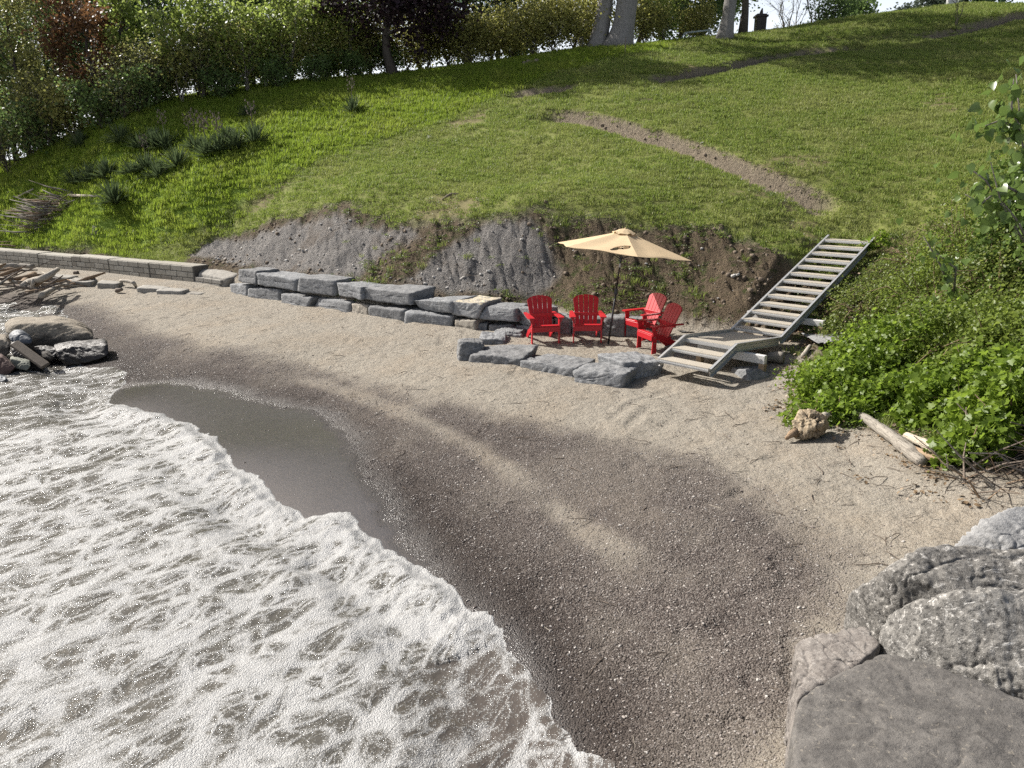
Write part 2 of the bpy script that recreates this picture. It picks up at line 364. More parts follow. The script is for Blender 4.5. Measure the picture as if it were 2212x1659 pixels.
def simple(name, col, rough=.6, metal=0.0, var=.15, nscale=8.0, bump=.15, spec=.5, bdist=.004):
    t = NT(name); p = t.obj(); n = t.noise(p, nscale, 5, .6)
    c = t.mix(n, tuple(x * (1 - var) for x in col), tuple(min(1, x * (1 + var)) for x in col))
    return t.done(t.bsdf(Base_Color=c, Roughness=rough, Metallic=metal, Specular_IOR_Level=spec, Normal=t.bump(t.noise(p, nscale * 6, 4, .6), bump, bdist)))
def leafmat(name, a, b, trans=.35, rough=.45, tcol=None, patch=None):
    t = NT(name); r = t.island(); n = t.noise(t.pos(), .9, 2)
    f = t.math('ADD', t.math('MULTIPLY', r, .6), t.math('MULTIPLY', n, .5), clamp=True)
    c = t.mix(f, a, b)
    c = t.mix(t.math('MULTIPLY', t.orand(), .25), c, tuple(x * .7 for x in a))
    d = t.bsdf(Base_Color=c, Roughness=rough, Specular_IOR_Level=.35)
    tr = t.n("BsdfTranslucent", {"Color": t.mix(f, tcol or tuple(x * 1.3 for x in a), tcol or tuple(min(1, x * 1.5) for x in b))})
    m = t.n("MixShader", {0: trans, 1: d, 2: tr}); return t.done(m)

# ------------------------------------------------------------------ terrain mesh
def ground_mat():
    t = NT("ground"); P = t.pos()
    A = t.n("Attribute", attribute_name="zA"); B = t.n("Attribute", attribute_name="zB"); C = t.n("Attribute", attribute_name="zC")
    def rgba(a):
        s = t.n("SeparateColor", {0: a.outputs["Color"]}); return s.outputs[0], s.outputs[1], s.outputs[2], a.outputs["Alpha"]
    grass, lush, clay, scar = rgba(A); gravel, dark, wet, bank = rgba(B); patch, bush, _, _ = rgba(C)
    n1 = t.noise(P, .7, 5, .6); n2 = t.noise(P, 4, 5, .65); n3 = t.noise(P, 22, 5, .7); n4 = t.noise(P, 90, 3, .7)
    # dry sand with grit
    sand = t.mix(n2, (.225, .202, .166), (.315, .287, .24)); sand = t.mix(t.math('MULTIPLY', t.step(.5, .68, n4), .5), sand, (.10, .085, .068)); sand = t.mix(t.step(.42, .7, n1), sand, (.26, .225, .178))
    grit = t.vor(P, 120, out="Color"); gsep = t.n("SeparateColor", {0: grit}).outputs[0]
    sand = t.mix(t.math('MULTIPLY', t.step(.78, .95, gsep), .55), sand, (.12, .095, .075)); sand = t.mix(t.math('MULTIPLY', t.step(.22, .05, gsep), .4), sand, (.40, .38, .34))
    sand = t.mix(t.math('MULTIPLY', t.step(.55, .75, n3), .45), sand, (.12, .098, .076))
    # gravel: cells of small pebbles, colour by cell
    gs = t.noise(P, 1.3, 3); vcol = t.vor(P, 62, out="Color"); s1 = t.n("SeparateColor", {0: vcol}).outputs[0]
    vd = t.vor(P, 62); vcol2 = t.vor(P, 150, out="Color"); s2 = t.n("SeparateColor", {0: vcol2}).outputs[1]
    gmix = t.math('ADD', t.math('MULTIPLY', s1, .65), t.math('MULTIPLY', s2, .35))
    gcol = t.ramp(gmix, [(.1, (.06, .05, .045)), (.4, (.14, .118, .105)), (.65, (.225, .195, .172)), (.9, (.38, .35, .315))])
    gcol = t.mix(1.0, t.mix(t.math('MULTIPLY', n1, .5), gcol, t.mix(n2, (.13, .108, .098), (.19, .165, .145))), (.64, .635, .64), 'MULTIPLY')
    base = t.mix(gravel, sand, gcol)
    dk = t.mix(t.math('MULTIPLY', dark, .95), base, t.mix(.42, t.mix(1.0, gcol, (.36, .32, .305), 'MULTIPLY'), (.04, .033, .03)))
    base = dk
    wetc = t.mix(n2, (.04, .038, .038), (.066, .062, .06)); wetc = t.mix(t.math('MULTIPLY', t.step(.8, .93, s2), .5), wetc, (.16, .13, .11))
    base = t.mix(wet, base, wetc)
    # bank soil, clay, scars
    streak = t.noise(t.n("Mapping", {0: P, 3: (2.6, .55, .9)}).outputs[0], 3.0, 6, .7)
    soil = t.mix(streak, (.06, .045, .03), (.20, .155, .105)); soil = t.mix(t.step(.5, .66, n2), soil, (.06, .068, .026)); soil = t.mix(t.math('MULTIPLY', t.step(.62, .75, n3), .6), soil, (.23, .185, .13))
    cl = t.mix(streak, (.15, .14, .132), (.32, .303, .285)); cl = t.mix(t.math('MULTIPLY', t.step(.6, .72, n3), .7), cl, (.42, .40, .37)); cl = t.mix(t.math('MULTIPLY', t.step(.52, .7, n1), .55), cl, (.135, .108, .084))
    bk = t.mix(clay, soil, cl); base = t.mix(bank, base, bk)
    # grass floor under the blades
    gr = t.mix(n2, (.105, .13, .03), (.18, .195, .06)); gr = t.mix(t.math('MULTIPLY', t.step(.45, .62, n3), .5), gr, (.15, .135, .065))
    gl = t.mix(n2, (.10, .165, .02), (.165, .22, .035)); gr = t.mix(lush, gr, gl)
    gr = t.mix(t.math('MULTIPLY', patch, .75), gr, t.mix(n3, (.11, .09, .05), (.19, .155, .09)))
    base = t.mix(grass, base, gr)
    sc = t.mix(streak, (.13, .105, .075), (.31, .26, .195)); sc = t.mix(t.math('MULTIPLY', t.step(.55, .7, n3), .6), sc, (.34, .285, .21)); base = t.mix(scar, base, sc)
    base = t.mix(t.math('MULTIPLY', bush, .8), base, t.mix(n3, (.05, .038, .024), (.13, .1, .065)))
    # relief
    h = t.math('ADD', t.math('MULTIPLY', n3, .6), t.math('MULTIPLY', n4, .35))
    peb = t.math('SUBTRACT', .6, vd); gbump = t.math('MULTIPLY', t.math('MULTIPLY', peb, gravel), 1.1)
    h = t.math('ADD', h, gbump); h = t.math('SUBTRACT', h, t.math('ADD', .48, t.math('MULTIPLY', gravel, .35))); h = t.math('MULTIPLY', h, t.math('SUBTRACT', 1.0, t.math('MULTIPLY', wet, .94)))
    h = t.math('ADD', h, t.math('MULTIPLY', t.math('MULTIPLY', streak, bank), 2.2))
    nsd = t.noise(P, 9, 5, .7); sandy = t.math('MULTIPLY', t.math('SUBTRACT', 1.0, wet), t.math('SUBTRACT', 1.0, t.math('MAXIMUM', grass, bank)))
    hs = t.math('MULTIPLY', sandy, t.math('ADD', t.math('MULTIPLY', n2, .8), nsd))
    rough_m = t.math('MAXIMUM', bank, scar); n5 = t.noise(P, 7, 6, .75); n6 = t.vor(t.n("VectorMath", {0: P, 1: t.noise(P, 5, 3, out=1)}, operation='ADD').outputs[0], 9)
    hb = t.math('MULTIPLY', rough_m, t.math('ADD', t.math('ADD', n5, t.math('MULTIPLY', streak, .6)), t.math('MULTIPLY', n6, -.35)))
    nb = t.bump(h, .9, .026, t.bump(hb, 1.0, .16, t.bump(hs, .9, .075)))
    rough = t.math('SUBTRACT', .92, t.math('MULTIPLY', dark, .30)); rough = t.math('SUBTRACT', rough, t.math('MULTIPLY', wet, .50))
    return t.done(t.bsdf(Base_Color=base, Roughness=rough, Specular_IOR_Level=t.math('ADD', .10, t.math('MULTIPLY', wet, .45)), Normal=nb))

def fan(az, r):
    a, rr = np.meshgrid(az, r); X = (np.sin(a) * rr).ravel(); Y = (np.cos(a) * rr).ravel(); n, m = len(az), len(r)
    i = np.arange(m - 1)[:, None] * n + np.arange(n - 1)[None]; i = i.ravel()
    return X, Y, np.stack([i, i + 1, i + n + 1, i + n], 1)
azs = np.concatenate([np.radians(np.linspace(-115, -42, 60, endpoint=False)), np.radians(np.linspace(-42, 42, 470, endpoint=False)), np.radians(np.linspace(42, 80, 40))])
rs = np.concatenate([np.geomspace(1.6, 62, 590, endpoint=False), np.geomspace(62, 1500, 26)])
TX, TY, TF = fan(azs, rs)
TZ = hz(TX, TY); TM = masks(TX, TY)
TF = TF[:, ::-1]
gmat = ground_mat()
gme = npmesh("ground", np.stack([TX, TY, TZ], 1), TF, gmat, True)
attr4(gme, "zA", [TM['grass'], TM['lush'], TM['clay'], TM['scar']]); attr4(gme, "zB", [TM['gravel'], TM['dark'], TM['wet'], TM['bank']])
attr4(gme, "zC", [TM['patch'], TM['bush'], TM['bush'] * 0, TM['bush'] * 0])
tag(put("ground", gme), kind="structure")

# ------------------------------------------------------------------ lake: wave run-up with foam
def water_mat():
    t = NT("lake_water"); P = t.pos(); fo = t.n("Attribute", attribute_name="foam"); fs = t.n("SeparateColor", {0: fo.outputs["Color"]}); dens, edge, thin = fs.outputs[0], fs.outputs[1], fs.outputs[2]
    mp = t.n("Mapping", {0: t.n("Mapping", {0: P, 2: (0, 0, R(-57))}).outputs[0], 3: (.62, 1.0, 1.0)}).outputs[0]
    wv = t.noise(mp, 1.6, 3, .55, out=1); w2 = t.n("VectorMath", {0: wv, 1: (.5, .5, .5)}, operation='SUBTRACT')
    ws = t.n("VectorMath", {0: w2, 3: .55}, operation='SCALE'); mp2 = t.n("VectorMath", {0: mp, 1: ws}, operation='ADD').outputs[0]
    e1 = t.vor(mp2, 2.6, 'DISTANCE_TO_EDGE'); e2 = t.vor(mp2, 6.5, 'DISTANCE_TO_EDGE'); e3 = t.vor(mp2, 16, 'DISTANCE_TO_EDGE')
    web = t.math('MAXIMUM', t.step(.30, .0, e1), t.math('MULTIPLY', t.step(.28, .0, e2), .85)); web = t.math('MAXIMUM', web, t.math('MULTIPLY', t.step(.22, .0, e3), .6))
    nb = t.noise(mp2, 2.2, 6, .62); nf = t.noise(P, 34, 4, .7); gr = t.noise(P, 130, 2, .6)
    bub = t.vor(P, 85); bub2 = t.vor(P, 46)
    web = t.math('MULTIPLY', web, t.math('ADD', .45, t.noise(mp, 5, 3))); D = t.math('ADD', t.math('MULTIPLY', web, .62), t.math('MULTIPLY', t.math('SUBTRACT', nb, .5), 1.1)); D = t.math('ADD', t.math('MULTIPLY', D, 1.25), dens)
    D = t.math('ADD', D, t.math('MULTIPLY', edge, .5))
    G = t.math('ADD', t.math('MULTIPLY', t.math('SUBTRACT', nf, .5), 1.25), t.math('MULTIPLY', t.math('SUBTRACT', gr, .5), 1.5))
    D2 = t.math('ADD', D, t.math('MULTIPLY', G, .55))
    def dots(sc, r0):
        cr = t.n("SeparateColor", {0: t.vor(P, sc, out="Color")}).outputs[0]; return t.math('MULTIPLY', t.math('LESS_THAN', cr, t.step(.05, .95, D)), t.step(r0, r0 * .55, t.vor(P, sc)))
    foam = t.math('MAXIMUM', t.math('MULTIPLY', t.step(.48, .92, D2), .85), t.math('MAXIMUM', t.math('MULTIPLY', dots(75, .62), .75), dots(38, .42)))
    deep = t.mix(t.noise(mp, .9, 3), (.055, .051, .043), (.085, .08, .068)); deep = t.mix(thin, deep, (.07, .06, .052))
    fcol = t.mix(t.step(.15, 1.0, D), (.17, .168, .158), (.355, .356, .352))
    col = t.mix(foam, deep, fcol)
    hf = t.math('MULTIPLY', foam, t.math('ADD', .35, t.math('ADD', t.math('MULTIPLY', t.math('SUBTRACT', .5, bub), .9), t.math('MULTIPLY', t.math('SUBTRACT', .5, bub2), .6))))
    rip = t.math('ADD', t.math('MULTIPLY', t.noise(mp, 7, 4, .6), .8), t.math('MULTIPLY', t.noise(P, 30, 3, .6), .22))
    h = t.math('ADD', t.math('MULTIPLY', hf, .55), t.math('ADD', t.math('MULTIPLY', rip, .6), t.math('MULTIPLY', D, .22)))
    n = t.bump(h, .8, .024)
    rough = t.math('ADD', .09, t.math('MULTIPLY', foam, .34))
    return t.done(t.bsdf(Base_Color=col, Roughness=rough, Specular_IOR_Level=.5, IOR=1.333, Normal=n))
wa = np.concatenate([np.radians(np.linspace(-115, -42, 40, endpoint=False)), np.radians(np.linspace(-42, 10, 470))])
wr = np.concatenate([np.geomspace(1.6, 34, 560, endpoint=False), np.geomspace(34, 1500, 20)])
WX, WY, WF = fan(wa, wr)
d, sde, along, L = seg_dist(WX, WY, SHORE)
D = np.where(sde < 0, d, -d)                                       # travel runs with the lake on the right: + is water
D = D + .08 * fbm2(WX, WY, 1.7, 51, 3) + .10 * fbm2(WX, WY, 4.6, 52, 4)
al0 = seg_dist(np.array([PZ(262, 872, -.56)[0]]), np.array([PZ(262, 872, -.56)[1]]), SHORE)[2][0]
al1 = seg_dist(np.array([PZ(1060, 1340, -.56)[0]]), np.array([PZ(1060, 1340, -.56)[1]]), SHORE)[2][0]
front = sm(al0 - .3, al0 + .3, along) * (1 - sm(al1 - .2, al1 + .5, along))      # the tall foaming front of the wave
bed = hz0(WX, WY)
U = (np.cos(R(57)) * WX + np.sin(R(57)) * WY); Vv = (-np.sin(R(57)) * WX + np.cos(R(57)) * WY)
nw = fbm(np.stack([U * .5, Vv * 1.3, U * 0], 1), 55, 4)
crest = fbm(np.stack([U * 2.2, Vv * 3.4, U * 0], 1), 58, 4); lump = np.abs(fbm(np.stack([U * 3.2, Vv * 4.5, U * 0 + 3], 1), 57, 4))
th = (.012 + .05 * front) * sm(0, .10 + .16 * front, D) + front * np.exp(-((D - .35) / .35) ** 2) * (.03 + .06 * (.3 - lump)) - .10 * (1 - sm(-.10, 0, D))
flat = -.545 + .035 * nw + .016 * crest * sm(0, .6, D)
k = sm(.15, 1.2, D)
WZ = np.maximum(bed, np.minimum(bed, -.62) * k + bed * (1 - k)) * 0 + (bed + th) * (1 - k) + flat * k
WZ = np.where(D > .6, np.maximum(WZ, bed + .01), WZ) + np.where(D > 0, .02 * front * np.exp(-D / 2.5) * crest, 0)
far = sm(20, 60, np.hypot(WX, WY)); WZ = WZ * (1 - far) + (-.55) * far
keep = D > -.16
fk = keep[WF].any(1); WF2 = WF[fk][:, ::-1]; used = np.unique(WF2); mp = -np.ones(len(WX), int); mp[used] = np.arange(len(used))
thin = sm(al1 - .2, al1 + .8, along) * (1 - sm(.4, 1.6, D))
upper = 1 - sm(al0 - .6, al0 + .2, along)                           # sheltered corner beside the rocks
dens = .13 + .30 * front * np.exp(-np.maximum(D, 0) / 1.1) + .10 * nw - .16 * thin - .34 * upper * (1 - sm(1.0, 4.0, D) * .6) + .04 * sm(2, 5, D)
edge = np.exp(-(np.maximum(D, 0) / (.035 + .12 * front)) ** 2)
wme = npmesh("lake", np.stack([WX, WY, WZ], 1)[used], mp[WF2], water_mat(), True)
attr4(wme, "foam", [np.clip(dens, 0, 1)[used], edge[used], np.clip(thin, 0, 1)[used], thin[used] * 0 + 1])
tag(put("lake", wme), kind="structure")

# ------------------------------------------------------------------ rocks
_cs = {}
def cube_sphere(n):
    if n in _cs: return _cs[n]
    g = np.linspace(-1, 1, n + 1); a, b = np.meshgrid(np.tan(g * math.pi / 4), np.tan(g * math.pi / 4)); a, b = a.ravel(), b.ravel(); o = np.ones_like(a)
    V = np.concatenate([np.stack(q, 1) for q in [(o, a, b), (-o, -a, b), (-a, o, b), (a, -o, b), (a, b, o), (-a, b, -o)]])
    i = (np.arange(n)[:, None] * (n + 1) + np.arange(n)[None]).ravel(); q = np.stack([i, i + 1, i + n + 2, i + n + 1], 1)
    Fc = np.concatenate([q + k * (n + 1) ** 2 for k in range(6)])
    V = V / np.linalg.norm(V, axis=1)[:, None]
    _, idx, inv = np.unique(np.round(V, 5), axis=0, return_index=True, return_inverse=True); inv = inv.ravel()
    _cs[n] = (V[idx], inv[Fc]); return _cs[n]
def rock_geo(pts, seed=0, n=16, k=22, amp=.03, fr=3.0, cuts=0, crack=0.0, strata=0.0):
    pts = np.array(pts, float); lo, hi = pts.min(0), pts.max(0); c = (lo + hi) / 2; s = np.maximum((hi - lo) / 2, .02)
    q = (pts - c) / s; bm = bmesh.new(); [bm.verts.new(p) for p in q]; bmesh.ops.convex_hull(bm, input=bm.verts); bm.normal_update()
    pl = []
    for f in bm.faces:
        nr = np.array(f.normal); dd = float(nr @ np.array(f.verts[0].co))
        if dd < 0: nr, dd = -nr, -dd
        if dd > .02 and not any(nr @ a > .995 and abs(dd - b) < .03 for a, b in pl): pl.append((nr, dd))
    bm.free(); rng = np.random.default_rng(seed)
    for _ in range(cuts):
        v = rng.normal(size=3); v /= np.linalg.norm(v); ext = max(float(v @ p) for p in q); pl.append((v, ext * rng.uniform(.91, .985)))
    D, Fc = cube_sphere(n); N = np.array([a for a, b in pl]); B = np.array([b for a, b in pl])
    r = (np.maximum(D @ N.T, 0) / B[None]) ** k; r = r.sum(1) ** (-1 / k)
    V = D * r[:, None]; W = c + s * V; sz = float(np.median(s))
    nn = fbm(W * fr + seed * 3.1, seed, 4); rid = 1 - np.abs(fbm(W * fr * 1.7 + 9.3 + seed, seed + 3, 3)) * 2
    nrm = V / s; nrm /= np.linalg.norm(nrm, axis=1)[:, None]
    W = W + nrm * (amp * (nn * 1.2 + .45 * fbm(W * fr * 4.5, seed + 9, 3)) - crack * sm(.8, 1.0, rid))[:, None]
    if strata:
        u1 = rng.normal(size=3); u1[2] = abs(u1[2]) + .6; u1 /= np.linalg.norm(u1); pr = W @ u1; q_ = np.stack([pr * 9, (W @ np.array([u1[1], -u1[0], 0])) * 1.3, W[:, 1] * .8 + seed], 1)
        st_ = np.abs(fbm(q_, seed + 5, 4)); W = W - nrm * (strata * (1 - sm(0, .22, st_)))[:, None] + nrm * (strata * .8 * fbm(q_ * np.array([.5, .6, .6]), seed + 6, 3))[:, None]
    return W, Fc
def rock_mat(name, a, b, lich=(.5, .5, .47), lamt=.25, scale=1.0, dark=(.05, .05, .05), damt=.3, bump=.6, vein=0.0, top=None, rough=.85, spots=0.0, wet=None):
    t = NT(name); P = t.pos(); n = t.noise(P, 3.2 * scale, 6, .65); n2 = t.noise(P, 13 * scale, 6, .7); n3 = t.noise(P, 60 * scale, 4, .7)
    c = t.mix(t.step(.3, .7, n), a, b); c = t.mix(t.math('MULTIPLY', t.step(.56, .68, n2), lamt * 2), c, lich)
    c = t.mix(t.math('MULTIPLY', t.step(.50, .36, n2), damt), c, dark); c = t.mix(t.math('MULTIPLY', t.step(.6, .75, n3), .35), c, lich); c = t.mix(t.math('MULTIPLY', t.step(.42, .3, n3), .4), c, dark)
    if vein:
        v = t.noise(t.n("Mapping", {0: P, 2: (.4, .3, .8), 3: (1, 4, 3)}).outputs[0], 3 * scale, 5, .7, .8); c = t.mix(t.math('MULTIPLY', t.step(.58, .64, v), vein), c, lich)
    if top:
        nz = t.n("SeparateXYZ", {0: t.n("NewGeometry").outputs["Normal"]}).outputs[2]; c = t.mix(t.math('MULTIPLY', t.step(.55, .85, nz), t.step(.35, .6, n2)), c, top)
    if spots:
        vv = t.vor(t.n("Mapping", {0: t.n("VectorMath", {0: P, 1: t.noise(P, 9, 3, out=1)}, operation='ADD').outputs[0], 3: (1, 1.6, 1)}).outputs[0], 7.5); vc = t.n("SeparateColor", {0: t.vor(t.n("Mapping", {0: t.n("VectorMath", {0: P, 1: t.noise(P, 9, 3, out=1)}, operation='ADD').outputs[0], 3: (1, 1.6, 1)}).outputs[0], 7.5, out="Color")}).outputs[0]
        c = t.mix(t.math('MULTIPLY', t.math('MULTIPLY', t.step(.30, .16, vv), t.step(.45, .6, vc)), spots), c, t.mix(n3, (.17, .155, .13), (.29, .27, .235)))
    if wet is not None:                                             # waterline stain
        z_ = t.n("SeparateXYZ", {0: P}).outputs[2]; c = t.mix(t.math('MULTIPLY', t.step(wet + .16, wet - .06, t.math('ADD', z_, t.math('MULTIPLY', t.math('SUBTRACT', n, .5), .5))), .85), c, (.028, .026, .024))
    r = t.mix(t.orand(), c, t.mix(1.0, c, (.82, .8, .78), 'MULTIPLY'))
    h = t.math('ADD', t.math('MULTIPLY', n2, 1.0), t.math('MULTIPLY', n3, .35))
    return t.done(t.bsdf(Base_Color=r, Roughness=rough, Specular_IOR_Level=.35, Normal=t.bump(h, bump, .03 / scale)))
M_ARM = rock_mat("armour_stone", (.135, .14, .145), (.24, .245, .25), (.37, .37, .365), .24, 1.6, (.06, .062, .065), .5, .95, .55)
M_TANR = rock_mat("tan_limestone", (.20, .172, .132), (.29, .255, .20), (.38, .35, .3), .3, 1.3, (.08, .066, .05), .6, .9, wet=-.22)
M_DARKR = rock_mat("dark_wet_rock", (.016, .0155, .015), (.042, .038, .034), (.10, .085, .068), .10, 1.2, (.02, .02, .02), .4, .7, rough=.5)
M_BLUE = rock_mat("blue_grey_rock", (.08, .092, .11), (.135, .148, .166), (.36, .37, .38), .15, 1.4, (.07, .075, .085), .3, .4, rough=.6)
M_REDR = rock_mat("dark_red_rock", (.075, .045, .04), (.13, .085, .075), (.2, .15, .13), .15, 1.4, (.03, .02, .02), .3, .5)
M_GRN = rock_mat("pale_green_rock", (.15, .162, .138), (.215, .22, .183), (.3, .3, .26), .2, 1.4, (.12, .13, .1), .3, .5)
M_FG1 = rock_mat("dark_slab_rock", (.085, .081, .077), (.15, .143, .134), (.25, .238, .215), .14, 2.4, (.038, .036, .034), .45, .9, 0.0, spots=.75)
M_FG2 = rock_mat("lichen_rock", (.125, .121, .113), (.235, .228, .213), (.55, .54, .515), .36, 2.4, (.03, .029, .028), .85, 1.0, .8)
M_FG3 = rock_mat("pinkish_grey_rock", (.14, .126, .115), (.225, .207, .19), (.42, .40, .375), .28, 2.8, (.06, .052, .05), .5, .9, .3)
M_FG4 = rock_mat("pale_grey_rock", (.20, .203, .205), (.29, .292, .292), (.4, .4, .39), .25, 1.6, (.11, .11, .11), .4, .8, .6)
M_CONC = rock_mat("weathered_concrete", (.22, .208, .186), (.30, .285, .255), (.37, .355, .32), .2, 2.5, (.12, .11, .095), .45, .6)

def rock(name, pts, mat, label=None, cat="boulder", group=None, parent=None, smooth=True, **k):
    V, Fc = rock_geo(pts, **k); V = np.asarray(V)
    if parent is None:
        c = V.mean(0); c[2] = V[:, 2].min(); o = put(name, npmesh(name, V - c, Fc, mat, smooth)); o.location = c; tag(o, label, cat, group)
    else: o = put(name, npmesh(name, V, Fc, mat, smooth), parent)
    return o

def Z4(x, y): return (467.3 + .2640 * x, 436.2 + .2640 * y)        # zoomed-detail coordinates to picture coordinates
def Z1(x, y): return (973.6 + .2347 * x, 467.3 + .2347 * y)
def Z6(x, y): return (.3109 * x, 545.2 + .3109 * y)
def Z8(x, y): return (1635.7 + .4835 * x, 856.8 + .4835 * y)
def Z3b(x, y): return (1635.7 + .263 * x, 701 + .263 * y)
def Z2(x, y): return (1363 + .2641 * x, 467.3 + .2641 * y)
def Z3(x, y): return (.2641 * x, 498.5 + .2641 * y)

def block_pts(tl, tr, bl, br, zb, depth, seed, sink=0.0, setb=.05, jit=.05):
    """front face given by its four picture corners, bottom edge at height zb, body going back from it"""
    rng = np.random.default_rng(seed); L, Rr = PZ(*bl, zb), PZ(*br, zb); a = (Rr - L); a[2] = 0; a /= np.linalg.norm(a); nb = np.array([-a[1], a[0], 0])
    TL, TR = PY(*tl, L[1] + setb), PY(*tr, Rr[1] + setb); P = []
    for B, T in ((L, TL), (Rr, TR)):
        b = B.copy(); b[2] -= sink; P += [b, T, b + nb * depth * rng.uniform(.85, 1.1), T + nb * depth * rng.uniform(.8, 1.1) + np.array([0, 0, rng.uniform(-.05, .04)])]
    return [p + rng.uniform(-jit, jit, 3) * np.array([.6, .6, .5]) for p in P]

# dry-stacked armour stone retaining wall
wall_o = empty("stone_wall", hz_loc := tuple(PZ(880, 700, 0))); tag(wall_o, "two-course dry-stacked wall of grey quarried stones at the foot of the bare bank", "retaining wall")
_inv = np.array(hz_loc)
UP = [((190,552),(330,566),(182,660),(328,682)), ((332,586),(650,622),(334,684),(650,724)), ((660,612),(978,642),(658,736),(976,762)), ((975,652),(1188,692),(1000,766),(1190,802)),
      ((1176,698),(1600,732),(1188,802),(1592,857)), ((1598,792),(1930,812),(1648,868),(1922,916)), ((1932,802),(2190,832),(1930,930),(2116,952))]
LOW = [((112,668),(252,690),(104,750),(250,782)), ((252,698),(520,718),(250,784),(520,820)), ((532,748),(778,778),(526,832),(702,868)), ((822,782),(1092,818),(768,866),(1092,914)),
       ((1096,822),(1240,838),(1098,914),(1236,938)), ((1244,852),(1532,884),(1240,942),(1542,986)), ((1548,892),(1932,932),(1544,996),(1902,1036)), ((1944,952),(2122,968),(1938,1036),(2132,1062))]
UP1 = [((312,822),(600,850),(242,945),(616,978)), ((612,850),(770,845),(622,985),(740,1010)), ((822,850),(985,838),(830,930),(990,925))]
LOW1 = [((235,985),(330,990),(235,1055),(330,1060)), ((335,1000),(580,1005),(330,1066),(420,1076)), ((600,1000),(760,1010),(600,1075),(760,1100)), ((770,960),(940,950),(770,1095),(940,1095)), ((945,945),(1112,950),(940,1092),(1110,1092)),
        ((1115,930),(1385,935),(1112,1100),(1370,1106)), ((1400,928),(1592,945),(1372,1108),(1590,1122)), ((1600,950),(1860,965),(1600,1120),(1860,1130))]
sd0 = 0
def wstone(q, Zf, zb, dep, mat=M_ARM, sink=.0, **k):
    global sd0; sd0 += 1
    pts = [p - _inv for p in block_pts(*[Zf(*c) for c in q], zb, dep, sd0, sink)]
    V, Fc = rock_geo(pts, seed=sd0, n=22, k=48, amp=.026, fr=2.6, cuts=3, crack=.012, strata=.014); return put("stone", npmesh("stone", V, Fc, mat, True), wall_o)
# height of the joint between the courses, from the picture, per stone
M_ARMT = rock_mat("armour_stone_tan", (.24, .215, .18), (.33, .30, .25), (.44, .42, .38), .22, 1.3, (.12, .11, .1), .4, .7, .3)
M_ARMY = rock_mat("armour_stone_sandy", (.18, .182, .185), (.29, .293, .29), (.42, .42, .41), .22, 1.3, (.09, .09, .09), .4, .7, .5, top=(.50, .43, .30))
for q in LOW: wstone(q, Z4, 0.0, .95, M_ARMT if q[0][0] in (1096, 1944) else M_ARM, .2)
for q in LOW1: wstone(q, Z1, 0.0, .9, M_ARM, .2)
def up_z(q, Zf):                                                   # sits on the lower course directly below
    (xl, yl), (xr, yr) = Zf(*q[2]), Zf(*q[3]); um = (xl + xr) / 2; vm = (yl + yr) / 2
    base_v = np.interp(um, [495, 530, 700, 755, 900, 980, 1050, 1130, 1400], [632, 642, 668, 677, 697, 710, 718, 722, 730]); Yb = PZ(um, base_v, 0)[1] + .06
    return PY(um, vm, Yb)[2]
for q in UP: wstone(q, Z4, up_z(q, Z4), .95, M_ARMY if q[0][0] == 1932 else M_ARM)
for q in UP1: wstone(q, Z1, up_z(q, Z1), .85)

# boulders ringing the patio
def ring(tl, tr, bl, br, zb, dep, seed, label, name="boulder", mat=M_ARM, **k):
    q = [Z1(*c) for c in (tl, tr, bl, br)]; a = dict(n=32, k=36, amp=.03, fr=2.8, cuts=5, crack=.015, strata=.016); a.update(k)
    return rock(name, block_pts(*q, zb, dep, seed + 100, .12, .12, .07), mat, label, "boulder", "boulders ringing the sandy patio", seed=seed, **a)
ring((400,1060),(650,1065),(395,1100),(660,1115), .02, .75, 1, "flat grey slab of rock lying against the wall left of the left chair", amp=.03)
ring((262,1118),(520,1112),(240,1190),(520,1190), -.02, .7, 2, "low light-topped grey rock at the back left of the patio ring")
ring((72,1150),(345,1160),(62,1345),(250,1340), -.06, .75, 3, "tall rounded grey boulder at the far left corner of the patio ring", k=10)
ring((150,1262),(690,1285),(145,1370),(610,1412), -.08, 1.0, 4, "wide low grey boulder with a split shelf, front left of the patio ring")
ring((640,1330),(1160,1385),(640,1425),(1125,1502), -.08, .95, 5, "long angular grey boulder at the middle front of the patio ring")
ring((1132,1398),(1630,1425),(1150,1540),(1560,1600), -.08, .95, 6, "big blocky grey boulder nearest the viewer in the patio ring", k=14)
ring((1575,1335),(1960,1318),(1640,1510),(1945,1470), -.04, .95, 7, "grey boulder tucked under the foot of the metal stairs")
def pyr(pts, *a, **k): return rock("boulder", pts, *a, **k)
g = lambda u, v, dz=0, dy=0: PZ(u, v, hz1(*PZ(u, v, .3)[:2])) + np.array([0, dy, dz])
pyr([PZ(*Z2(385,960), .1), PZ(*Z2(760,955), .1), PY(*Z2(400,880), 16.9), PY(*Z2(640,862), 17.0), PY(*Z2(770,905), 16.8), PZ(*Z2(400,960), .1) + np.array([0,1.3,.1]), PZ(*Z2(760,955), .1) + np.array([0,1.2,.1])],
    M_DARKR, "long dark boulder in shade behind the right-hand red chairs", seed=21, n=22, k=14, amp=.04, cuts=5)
pyr([PZ(*Z2(1520,1040), .45), PZ(*Z2(1930,1010), .5), PY(*Z2(1530,965), 14.4), PY(*Z2(1600,925), 14.7), PY(*Z2(1920,925), 14.7), PZ(*Z2(1520,1030), .45) + np.array([0,1,0]), PZ(*Z2(1930,1000), .5) + np.array([0,1,0])],
    M_FG4, "pale grey boulder half buried in the greenery right of the stairs", seed=22, n=22, k=14, amp=.04, cuts=5)
